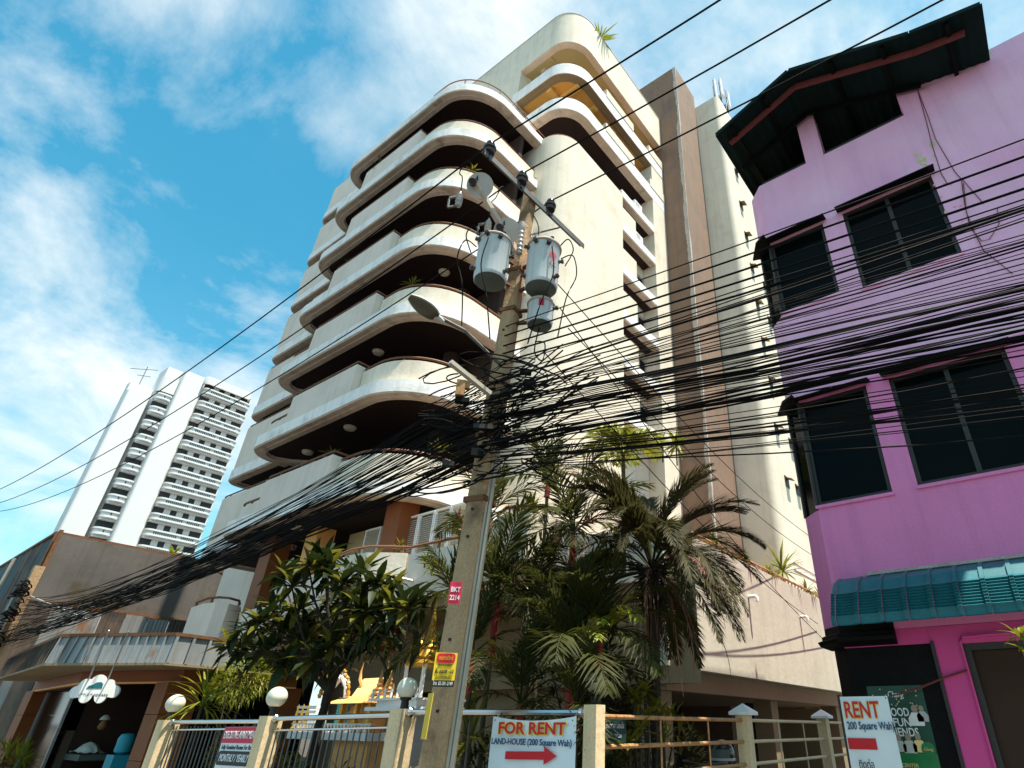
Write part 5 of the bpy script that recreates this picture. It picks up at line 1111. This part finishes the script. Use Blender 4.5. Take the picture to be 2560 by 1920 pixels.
wax(1425, 1640, 5.3, 'bushy low palm directly above the FOR RENT banner', 12, .95, .6, extra=((SLm, -.4, .8),))
wax(1330, 1560, 5.8, 'palm between the two tallest red stems, fronds arching low', 10, .95, .3, extra=((SY, 3.4, .9),))
wax(1500, 1600, 5.6, 'palm leaning towards the date palm trunk with pale lit leaflets', 9, .9, .3, extra=((SLm, -.3, .9), (SLm, -.9, .7)))
wax(1300, 1760, 5.1, 'short palm tuft close behind the steel rail left of the banner', 9, .72, .2)
wax(1440, 1770, 5.0, 'short palm tuft behind the corner globe lamp', 9, .7, .2)
wax(1130, 1500, 6.3, 'palm behind the concrete pole with fronds fanning to its left', 9, .95, .3)
wax(1220, 1300, 7.0, 'thin palm rising behind the pole up to the cables', 9, 1.0, .3)
wax(1370, 1200, 6.8, 'highest palm crown just under the cable tangle', 9, .95, .3, extra=((SY, .8, .8),))
# lime-green shrub on the terrace, crown-roof palm, podium plants
def tuft(label, c, n, l, w_, m, cat='plant', name='plant', base=.4, spread=1, seed=1, group=None):
    rnd = random.Random(seed); t = thing(name, label, cat, (c[0], c[1], c[2] - base), group); c = Vector(c)
    MB().tube([c - Vector((0, 0, base)), c], .02, 5).build('stem', 'stem', t)
    mb = MB()
    for i in range(n):
        a = i * 2.399 + rnd.uniform(-.3, .3); e = R(rnd.uniform(-10, 85)); d = Vector((math.cos(a) * math.cos(e) * spread, math.sin(a) * math.cos(e) * spread, math.sin(e))); add_leaf(mb, c + Vector((0, 0, rnd.uniform(-.12, .05))), d, l * rnd.uniform(.7, 1.1), w_, bend=rnd.uniform(.1, .8), n=4)
    mb.build('foliage', m, t, kind='stuff'); return t
c = aY(1558, 1140, 8.6); lp = thing('fan_palm', 'yellow-green palm crown sticking up in front of the window bay', 'palm', (c.x, c.y, 3.9))
MB().tube([(c.x, c.y, 3.9), c], .04, 7).build('trunk', 'stem', lp)
for i in range(16): inst('frond', SLm, lp, c, (0, 0, i * 2.4), 1.0 + .3 * rp.random())
tuft('small spiky palm on the edge of the tower roof', (-11.9, 15.3, 37.25), 30, 1.2, .10, 'leaf_lime', 'palm', 'roof_palm', .5, seed=5)
tuft('spiky yellow-green plant on the podium terrace beside the stair tower', (-5.65, 16.2, 5.35), 40, .75, .07, 'leaf_lime', seed=6)
for i, (y, h) in enumerate(((17.5, .35), (18.6, .4), (13.0, .3), (11.6, .35), (14.6, .3))): tuft(['low leafy plant along the podium rail next to the white pipes', 'low plant at the far end of the podium rail by the pink house', 'small plant on the podium rail above the first drain pipe', 'small plant on the podium rail over the date palm', 'small plant on the podium rail left of the spiky plant'][i], (PX - .15, y, 4.9 + h * .3), 26, h, .06, 'leaf', base=.15, seed=20 + i, group='plants along the podium rail')
for i, (px, py, Y, l, m, lb_) in enumerate(((1690, 1112, 12.5, .45, 'leaf_lime', 'wispy shrub top in front of the brown lift shaft'), (1655, 1105, 12.5, .3, 'leaf_lime', 'smaller wispy shrub top left of the other before the brown shaft'), (1085, 1415, 7.85, .28, 'leaf_lime', 'little yellow-green plant hanging over the terrace wall left of the pole'), (1065, 1395, 7.9, .2, 'leaf_lime', 'smaller plant hanging over the terrace wall above the white drain'), (1145, 1310, 8.2, .35, 'palm_old', 'pink-flowered plant on the terrace beside the louvred screens'), (1000, 1365, 8.0, .22, 'leaf', 'sparse twig plant on the terrace rail by the orange column'), (1330, 1275, 7.6, .4, 'leaf_lime', 'plant on the right swelling of the terrace planter'), (430, 1390, 34, 2.0, 'leaf_lime', 'leafy treetop showing above the tarpaulin hall roof'), (560, 1440, 20, .8, 'leaf', 'shrub on the round balcony near the shop roof'))):
    tuft(lb_, aY(px, py, Y), 34, l, l * .16, m, base=.6 if Y > 9 else .2, seed=40 + i)
# small things on the balconies
for i, (x, y, z, lb_) in enumerate(((-13.4, 11.2, 26.0, 'grey satellite dish under the roof slab on the top balcony'), (-13.35, 12.2, 22.95, 'grey satellite dish on the second balcony from the top'))):
    d_ = thing('satellite_dish', lb_, 'dish', (x, y, z - .8), 'satellite dishes on the balconies')
    MB().tube([(x, y, z - .8), (x, y, z)], .03, 6).build('mast', 'steel', d_); MB().lathe((x, y, z), [(.02, 0), (.2, .03), (.34, .10), (.36, .12), (.35, .13), (.2, .06), (.02, .02)], 18, (.7, -.5, .6)).build('reflector', 'pale_grey', d_)
for i, (k, x, y, s_) in enumerate(((1, -18.9, 8.25, .5), (2, -13.6, 9.4, .35), (3, -19.0, 8.3, .35), (4, -14.6, 8.55, .35), (5, -18.4, 8.3, .3), (6, -16.4, 8.3, .4), (6, -13.4, 9.9, .5))):
    tuft(['wiry plant on the second balcony down, over its square bay', 'potted plant on the third balcony curve', 'potted plant on the fourth balcony bay', 'potted plant on the fifth balcony curve', 'potted plant on the sixth balcony bay', 'potted plant at the right end of the lowest balcony bay', 'potted plant on the lowest balcony curve'][i], (x, y, FL[k] + 1.65), 22, s_, .05, 'leaf' if i else 'stem', base=.3, seed=120 + i, name='potted_plant')
# ------------------------------------------------------------------ frangipani
ft = thing('frangipani_tree', 'frangipani tree with long dark glossy leaves behind the steel bars', 'tree', (-9.0, 5.6, .1))
RS = [(330, 740), (480, 590), (660, 610), (730, 310), (1080, 360), (1270, 490), (1310, 590), (960, 550), (1040, 760), (700, 810), (560, 740), (860, 650), (1120, 860), (450, 880), (300, 880), (880, 850), (620, 450), (560, 380), (1180, 430), (860, 340), (380, 810), (1060, 620), (1150, 640), (950, 440), (1390, 610), (190, 850), (760, 950), (560, 980), (830, 250), (400, 700), (1240, 740), (700, 700)]
zc_ = lambda x, y: (500 + x * .3736, 1300 + y * .3736)
LM = []
for i in range(4):
    V, F = leaf_shape(.44, .11 + .010 * i, [.12, .3, .5, .75][i], .28, 4); mb = MB(); mb.add(V, F, True); LM.append(mb.mesh('leaf', 'leaf' if i % 3 else 'leaf_dark'))
rf = random.Random(8); tips = []; nlf = 0; extra = MB()
for i, (x, y) in enumerate(RS):
    c = aY(*zc_(x, y), 4.95 + .8 * rf.random()); tips.append(c); nn = 19
    for j in range(nn):
        a = j * 2.399 + rf.uniform(-.25, .25); e = R(72 - 88 * j / nn + rf.uniform(-12, 12)); d = Vector((math.cos(a) * math.cos(e), math.sin(a) * math.cos(e), math.sin(e))); s = rf.uniform(.75, 1.12)
        if nlf < 300 and j % 2 == 0:
            xa = d; ya = Vector((0, 0, 1)).cross(xa); ya = ya.normalized() if ya.length > 1e-3 else Vector((0, 1, 0)); za_ = xa.cross(ya)
            inst('leaf', LM[rf.randrange(4)], ft, c, mtx=Matrix(((xa.x, ya.x, za_.x, 0), (xa.y, ya.y, za_.y, 0), (xa.z, ya.z, za_.z, 0), (0, 0, 0, 1))) @ Matrix.Scale(s, 4)); nlf += 1
        else: add_leaf(extra, c, d, .44 * s, .115, bend=rf.uniform(.1, .8), n=4)
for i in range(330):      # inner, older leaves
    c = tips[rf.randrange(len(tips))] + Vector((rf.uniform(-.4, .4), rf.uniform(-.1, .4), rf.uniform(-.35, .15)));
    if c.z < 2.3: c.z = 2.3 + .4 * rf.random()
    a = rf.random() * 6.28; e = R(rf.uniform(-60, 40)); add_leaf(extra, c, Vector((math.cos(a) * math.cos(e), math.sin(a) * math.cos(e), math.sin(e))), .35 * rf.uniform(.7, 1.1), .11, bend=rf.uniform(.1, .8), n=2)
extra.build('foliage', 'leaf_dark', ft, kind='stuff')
tb = [Vector((-9.25, 5.6, .1)), Vector((-9.32, 5.6, .9)), Vector((-9.3, 5.6, 1.6)), Vector((-9.15, 5.6, 2.35))]
MB().tube(tb, [.10, .08, .065, .055], 9).build('trunk', 'bark', ft)
tp = sorted(tips, key=lambda c: c.x); ng = 7
for gi in range(ng):          # seven limbs, each forking into twigs that end in the rosettes
    gset = tp[gi * len(tp) // ng:(gi + 1) * len(tp) // ng]; ce = sum(gset, Vector((0, 0, 0))) / len(gset); ce = tb[3].lerp(ce, .55) - Vector((0, 0, .08)); o = tb[3].lerp(tb[2], .5 * rf.random())
    mb = MB(); mb.tube(smooth([o, o.lerp(ce, .5) + Vector((rf.uniform(-.06, .06), rf.uniform(-.05, .05), .06)), ce], 4), [.042] * 4 + [.034] * 5, 7)
    for c in gset: mb.tube([ce - (ce - o).normalized() * .02, ce.lerp(c, .5) + Vector((rf.uniform(-.08, .08), rf.uniform(-.05, .05), -.05)), c - Vector((0, 0, .02))], [.026, .018, .012], 6)
    mb.build('branch', 'bark', ft)
mb = MB()
for c in (tips[4], tips[8], tips[13]):
    for k in range(5): a = k * 1.256; add_leaf(mb, c + Vector((0, -.05, .12)), Vector((math.cos(a), math.sin(a), .6)), .07, .04, n=2)
mb.build('blossom', 'shrine_yellow', ft)
# ------------------------------------------------------------------ shrubs in the garden
def shrub(label, c, rad, n, l, w_, m, seed, group='dark shrubs in the garden', name='shrub', yb=.1):
    rnd = random.Random(seed); t = thing(name, label, 'shrub', (c[0], c[1], yb), group); c = Vector(c); mb = MB()
    for i in range(n):
        v = Vector((rnd.gauss(0, 1), rnd.gauss(0, 1), rnd.gauss(0, 1))).normalized() * (.45 + .55 * rnd.random() ** .5); o = c + Vector((v.x * rad[0], v.y * rad[1], v.z * rad[2])); d = (v + Vector((rnd.uniform(-.7, .7), rnd.uniform(-.7, .7), rnd.uniform(-.3, .7)))).normalized(); add_leaf(mb, o, d, l * rnd.uniform(.6, 1.2), w_ * rnd.uniform(.7, 1.2), bend=rnd.uniform(0, .7), n=2)
    mb.build('foliage', m, t, kind='stuff'); s = MB()
    for i in range(5): a = i * 1.3; s.tube([(c.x + .05 * math.cos(a), c.y + .05 * math.sin(a), yb), (c.x + rad[0] * .3 * math.cos(a), c.y + rad[1] * .3 * math.sin(a), c.z), (c.x + rad[0] * .6 * math.cos(a), c.y + rad[1] * .6 * math.sin(a), c.z + rad[2] * .6)], [.02, .014, .006], 5)
    s.build('branch', 'bark', t); return t
SH = [(-11.2, 5.5, .95, 'shrub behind the leftmost fence bars'), (-10.2, 5.4, .9, 'shrub behind the executive apartment board'), (-9.3, 5.3, .6, 'shrub at the foot of the frangipani trunk'), (-8.2, 5.3, .5, 'shrub below the white shrine platform'), (-7.0, 5.4, .5, 'shrub behind the bars left of the third post'), (-5.3, 5.3, .9, 'shrub hidden behind the concrete pole foot'), (-4.6, 5.2, .9, 'shrub behind the FOR RENT banner'), (-3.95, 5.1, .95, 'shrub behind the corner fence post')]
for i, (x, y, z, lb_) in enumerate(SH): shrub('dark leafy ' + lb_, (x, y, z), (.55, .45, .6), 420, .16, .05, 'leaf_dark' if i % 2 else 'leaf', 80 + i)
shrub('dense dark shrub mass under the palm fronds right of the pole', (-5.0, 6.4, 1.7), (.9, .5, 1.1), 900, .22, .06, 'leaf_dark', 95)
shrub('dark shrub growing beneath the date palm fronds', (-4.0, 6.6, 1.2), (.35, .9, .6), 500, .15, .05, 'leaf', 96)
shrub('golden feathery shrub left of the second globe lamp', aY(600, 1700, 6.2), (.95, .4, .42), 1300, .16, .018, 'leaf_lime', 97, None, 'feathery_shrub')
shrub('dark brushy shrub under the tin canopy corner', aY(540, 1660, 6.6), (1.1, .4, .35), 900, .16, .03, 'leaf_dark', 98, None, 'feathery_shrub')
shrub('yellow-leafed shrub at the bottom left corner of the shop front', aY(15, 1915, 4.7), (.9, .3, .35), 260, .4, .05, 'leaf_lime', 99, None)
tuft('strap-leaved dracaena with pale lit leaves beside the leftmost globe lamp', aY(508, 1755, 4.9), 46, .62, .045, 'leaf_lime', 'plant', 'dracaena', 1.4, seed=61)
tuft('long-leaved plant behind the bars at the foot of the pole', aY(1175, 1850, 4.9), 26, .6, .06, 'leaf', 'plant', 'garden_plant', .8, seed=62)
tuft('dark spear-leaved plant poking out beside the corner fence post', aY(1478, 1830, 4.72), 22, .35, .05, 'leaf_dark', 'plant', 'garden_plant', .8, spread=1.1, seed=63)
# broad-leaved potted shrub by the rusty railing
bl = thing('broadleaf_shrub', 'bright broad-leaved shrub growing through the rusty orange railing', 'shrub', (-3.55, 5.4, .1)); mb = MB(); rnd = random.Random(5); st_ = MB()
for (px, py) in ((1612, 1728), (1600, 1760), (1640, 1765), (1585, 1745), (1655, 1790), (1620, 1800), (1600, 1830), (1660, 1850), (1575, 1860)):
    c = aX(px, py, -3.5 + rnd.uniform(-.1, .06)); st_.tube([(-3.55, 5.6, .1), (c.x, c.y, c.z - .3), c], [.02, .014, .01], 5)
    for j in range(11): a = j * 2.399; e = R(65 - 75 * j / 11); add_leaf(mb, c, Vector((math.cos(a) * math.cos(e), math.sin(a) * math.cos(e), math.sin(e))), .15 * rnd.uniform(.8, 1.2), .055, bend=.3, n=4)
mb.build('foliage', 'leaf', bl, kind='stuff'); st_.build('stem', 'bark', bl)
tuft('spray of yellow-green leaves at the right edge by the house door', aY(2556, 1595, 7.2), 18, .22, .05, 'leaf_lime', base=.2, seed=66)

# ------------------------------------------------------------------ shrines behind the fence
s1 = thing('spirit_house', 'yellow-roofed spirit house on a white platform behind the steel bars', 'shrine', (-8.9, 6.1, .1))
_off = LOC[s1.name]; LOC[s1.name] = _off + Vector((.95, -.3, -.01))
MB().box(-8.75, -7.85, 5.85, 6.5, .1, 1.36).build('pedestal', 'shrine_roof', s1)
mb = MB(); mb.box(-9.9, -7.7, 5.7, 6.6, 1.361, 1.46); mb.build('platform', 'white', s1)
mb = MB()
for i in range(24): x = -9.85 + i * .09; mb.lathe((x, 5.76, 1.461), [(.014, 0), (.022, .03), (.012, .06), (.02, .10)], 6)
mb.box(-9.9, -7.7, 5.73, 5.79, 1.561, 1.585); mb.build('balustrade', 'white', s1)
for x in (-8.85, -8.45, -8.1): 
    for y in (5.95, 6.35): MB().box(x - .035, x + .035, y - .035, y + .035, 1.461, 1.86).build('column', 'gold', s1)
MB().box(-8.8, -8.15, 6.05, 6.3, 1.461, 1.84).build('hall', 'shrine_roof', s1)
mb = MB(); mb.add([(-9.1, 5.75, 1.86), (-7.8, 5.75, 1.86), (-7.8, 6.55, 1.86), (-9.1, 6.55, 1.86), (-8.85, 5.98, 1.97), (-8.0, 5.98, 1.97), (-8.0, 6.35, 1.97), (-8.85, 6.35, 1.97)], [(3, 2, 1, 0), (0, 1, 5, 4), (1, 2, 6, 5), (2, 3, 7, 6), (3, 0, 4, 7), (4, 5, 6, 7)]); mb.build('lower_roof', 'shrine_roof', s1)
mb = MB(); mb.add([(-8.72, 5.98, 1.972), (-8.1, 5.98, 1.972), (-8.1, 6.36, 1.972), (-8.72, 6.36, 1.972), (-8.76, 6.17, 2.24), (-8.06, 6.17, 2.24)], [(3, 2, 1, 0), (0, 1, 5, 4), (1, 2, 5), (2, 3, 4, 5), (3, 0, 4)]); mb.build('upper_roof', 'shrine_yellow', s1)
for x, sg in ((-8.76, -1), (-8.06, 1), (-9.08, -1), (-7.82, 1)):
    z = 2.22 if abs(x + 8.4) < .5 else 1.88
    MB().tube([(x - sg * .12, 6.1, z - .12), (x, 6.1, z), (x + sg * .02, 6.1, z + .12), (x - sg * .01, 6.1, z + .26)], [.035, .03, .018, .004], 6).build('finial', 'shrine_roof', s1)
for x in (-8.05, -7.8):
    mb = MB(); mb.lathe((x, 6.0, 1.98), [(.05, 0), (.07, .03), (.04, .06), (.06, .08), (.035, .12), (.05, .14), (.03, .18), (.04, .20), (.02, .26), (.004, .36)], 10); mb.build('spire', 'shrine_roof', s1)
LOC[s1.name] = _off
s2 = thing('gilded_shrine', 'gilded flame-edged shrine spire rising left of the yellow pole notice', 'shrine', (-7.25, 6.3, .1))
gx = aY(1068, 1660, 6.2)
MB().box(gx.x - .3, gx.x + .3, 5.9, 6.5, .1, 1.75).build('pedestal', 'pale_grey', s2)
mb = MB(); mb.box(gx.x - .62, gx.x + .5, 5.7, 6.7, 1.751, 1.80); mb.box(gx.x - .5, gx.x + .4, 5.8, 6.6, 1.801, 1.88); mb.box(gx.x - .6, gx.x + .48, 5.72, 6.68, 1.881, 1.91); mb.build('base_moulding', 'white', s2)
for i in range(8): MB().lathe((gx.x - .55 + i * .14, 5.75, 1.911), [(.015, 0), (.025, .04), (.012, .08), (.022, .12)], 6).build('baluster', 'white', s2)
for x in (-.2, .2):
    mb = MB(); mb.lathe((gx.x + x, 6.0, 1.911), [(.04, 0), (.03, .03), (.03, .4), (.045, .44)], 8); mb.build('column', 'white', s2)
mb = MB(); mb.lathe((gx.x, 6.2, 2.33), [(.28, 0), (.30, .04), (.2, .10), (.22, .14), (.13, .24), (.14, .27), (.085, .36), (.09, .39), (.055, .5), (.06, .52), (.035, .64), (.04, .66), (.02, .78), (.004, .95)], 12); mb.build('spire', 'gold', s2)
rnd = random.Random(9)
for i in range(34):
    a = i * 2.399; r_ = .12 + .2 * rnd.random(); z = 2.3 + .38 * rnd.random() * (1.25 - r_ * 2); o = Vector((gx.x + r_ * math.cos(a), 6.2 + r_ * math.sin(a), z)); mb = MB(); mb.tube([o, o + Vector((.05 * math.cos(a), .05 * math.sin(a), .03)), o + Vector((.09 * math.cos(a), .09 * math.sin(a), .11)), o + Vector((.06 * math.cos(a), .06 * math.sin(a), .20))], [.02, .022, .014, .002], 5); mb.build('flame_ornament', 'gold', s2)
s3 = thing('shrine_gate', 'white arched shrine stair with gold garlands under the frangipani', 'shrine', (-9.5, 6.3, .1))
ac = aY(845, 1735, 6.3)
for x in (-.28, .28):
    mb = MB(); mb.tube([(ac.x + x, 6.3, 1.46), (ac.x + x, 6.3, 1.9), (ac.x + x * .75, 6.3, 2.12), (ac.x + x * .1, 6.3, 2.28)], [.06, .05, .045, .05], 8); mb.build('arch', 'white', s3)
mb = MB()
for i in range(6): mb.box(ac.x - .75 - i * .05, ac.x - .32 - i * .03, 6.2, 6.4, 1.46 + i * .07, 1.5 + i * .07)
mb.build('step', 'white', s3)
MB().box(ac.x - .18, ac.x + .3, 6.45, 6.5, 1.5, 1.98).build('tile_panel', 'tile_blue', s3)
for i in range(52):
    a = math.pi * (i / 51); r_ = .38 + .05 * rnd.random(); MB().ball((ac.x + r_ * math.cos(a) * 1.0, 6.22, 1.98 + r_ * math.sin(a) * 1.0), .024 + .012 * rnd.random(), 6, 4).build('garland_bloom', 'gold' if i % 4 else 'white', s3)
for k in range(3): MB().lathe((ac.x - .95 + k * .16, 6.2, 1.46), [(.05, 0), (.06, .05), (.03, .10), (.04, .2), (.004, .42)], 8).build('spire', 'gold', s3)

# ------------------------------------------------------------------ helmet and motorcycle behind the railing, shop goods
hc = aX(1806, 1884, -3.9)
mo = thing('motorcycle', 'dark motorcycle parked behind the driveway railing, mostly below the frame', 'motorcycle', (hc.x, hc.y, .1))
zb_ = hc.z - .20
mb = MB(); mb.obox((hc.x, hc.y, zb_ - .06), (.13, 0, 0), (0, .36, .03), (0, -.01, .05)); mb.build('seat', 'ink', mo)
mb = MB(); mb.obox((hc.x, hc.y - .5, zb_ - .1), (.12, 0, 0), (0, .22, .05), (0, -.02, .14)); mb.build('tank', 'can_dark', mo)
for y in (-.75, .6):
    mb = MB(); k = 20; mb.lathe((hc.x - .05, hc.y + y, .42), [(.22, 0), (.30, .01), (.32, .05), (.30, .09), (.22, .10)], 22, (1, 0, 0)); o = mb.build('wheel', 'ink', mo)
mb = MB(); mb.bar((hc.x, hc.y - .75, .42), (hc.x, hc.y - .55, zb_ + .1), .07); mb.bar((hc.x, hc.y + .6, .42), (hc.x, hc.y - .2, .5), .06); mb.bar((hc.x, hc.y - .4, .45), (hc.x, hc.y - .3, zb_ - .15), .16); mb.tube([(hc.x - .3, hc.y - .5, zb_ + .13), (hc.x, hc.y - .58, zb_ + .1), (hc.x + .3, hc.y - .5, zb_ + .13)], .015, 6); mb.build('frame', 'steel', mo)
he = thing('helmet', 'black glossy motorcycle helmet resting on the seat behind the orange rails', 'helmet', (hc.x, hc.y, zb_))
mb = MB(); mb.ball((hc.x, hc.y, hc.z), .155, 20, 14, 1.0); mb.build('shell', 'insul', he)
mb = MB(); V = []; F = []
for i in range(9):
    a = R(-165 + 17 * i)
    for z in (-.045, .05): V.append((hc.x + .161 * math.cos(a), hc.y + .161 * math.sin(a), hc.z + z))
for i in range(8): F.append((2 * i, 2 * i + 2, 2 * i + 3, 2 * i + 1))
mb.add(V, F, True); mb.build('visor', 'can_dark', he)
mb = MB(); mb.lathe((hc.x, hc.y, hc.z - .075), [(.158, 0), (.163, .015), (.158, .03)], 22); mb.build('trim', 'pale_grey', he)
g = aY(300, 1880, 5.9)
wb = thing('water_dispenser', 'turquoise water bottle on a blue dispenser beside the orange pillar', 'dispenser', (g.x, 5.9, .14))
MB().box(g.x - .22, g.x + .2, 5.75, 6.1, .14, g.z - .05).build('cabinet', 'shop_blue', wb)
mb = MB(); mb.lathe((g.x + .05, 5.92, g.z - .049), [(.05, 0), (.15, .05), (.16, .10), (.155, .2), (.16, .3), (.12, .38), (.04, .4)], 16); mb.build('bottle', 'shop_blue', wb)
g = aY(262, 1800, 6.0)
dl = thing('carved_figure', 'small carved ornament with a pale cap hanging above the blue dispenser', 'ornament', (g.x, 6.0, g.z - .25))
mb = MB(); mb.lathe((g.x, 6.0, g.z - .2), [(.05, 0), (.1, .05), (.06, .16), (.03, .2)], 10); mb.build('body', 'wood', dl); mb = MB(); mb.lathe((g.x, 6.0, g.z), [(.11, 0), (.10, .04), (.05, .10), (.01, .11)], 12); mb.build('cap', 'cloth', dl)
g = aY(140, 1880, 5.9)
sf = thing('cardboard_box', 'stack of two open cardboard boxes on the shop counter', 'box', (g.x, 6.0, .14))
for z0, z1, s in ((.5, .95, .34), (.96, 1.38, .30)): MB().box(g.x - s, g.x + s, 5.85, 6.35, z0, z1).build('box', 'cardboard', sf); MB().box(g.x - s + .08, g.x + s - .08, 5.84, 5.849, z0 + .08, z1 - .08).build('front', 'inner', sf)
MB().box(g.x - .5, g.x + 1.4, 5.8, 6.5, .14, .495).build('counter', 'shop_blue', sf)
g = aY(205, 1868, 5.95); mb = MB(); rnd = random.Random(2)
V = []; F = []; nx = 10
for i in range(nx + 1):
    for j in range(nx + 1): u, v = i / nx - .5, j / nx - .5; V.append((g.x + u * .9, 6.1 + v * .5, g.z - .12 + .2 * max(0, 1 - (u * u + v * v) * 4) + .04 * rnd.random()))
for i in range(nx):
    for j in range(nx): F.append((i * (nx + 1) + j, (i + 1) * (nx + 1) + j, (i + 1) * (nx + 1) + j + 1, i * (nx + 1) + j + 1))
mb.add(V, F, True); mb.build('cloth_heap', 'cloth', label='crumpled pale cloth heap on a dark shelf inside the shop', cat='cloth')
mb = MB(); mb.box(g.x - .5, g.x + .5, 5.82, 6.4, g.z - .26, g.z - .14); mb.box(g.x - .5, g.x + .5, 5.82, 6.4, .14, g.z - .5); mb.build('shelf', 'can_dark', label='dark shelf unit under the cloth heap inside the shop', cat='shelf')
g = aY(150, 1835, 6.1); mb = MB(); mb.bar((g.x - .3, 6.1, g.z - .05), (g.x + .25, 6.1, g.z + .02), .05); mb.bar((g.x, 6.1, g.z - .25), (g.x + .12, 6.1, g.z + .2), .07); mb.bar((g.x - .2, 6.1, g.z + .18), (g.x + .3, 6.1, g.z + .22), .04); mb.build('wooden_tool', 'wood', label='wooden crossed sticks standing on the cardboard boxes', cat='sticks')
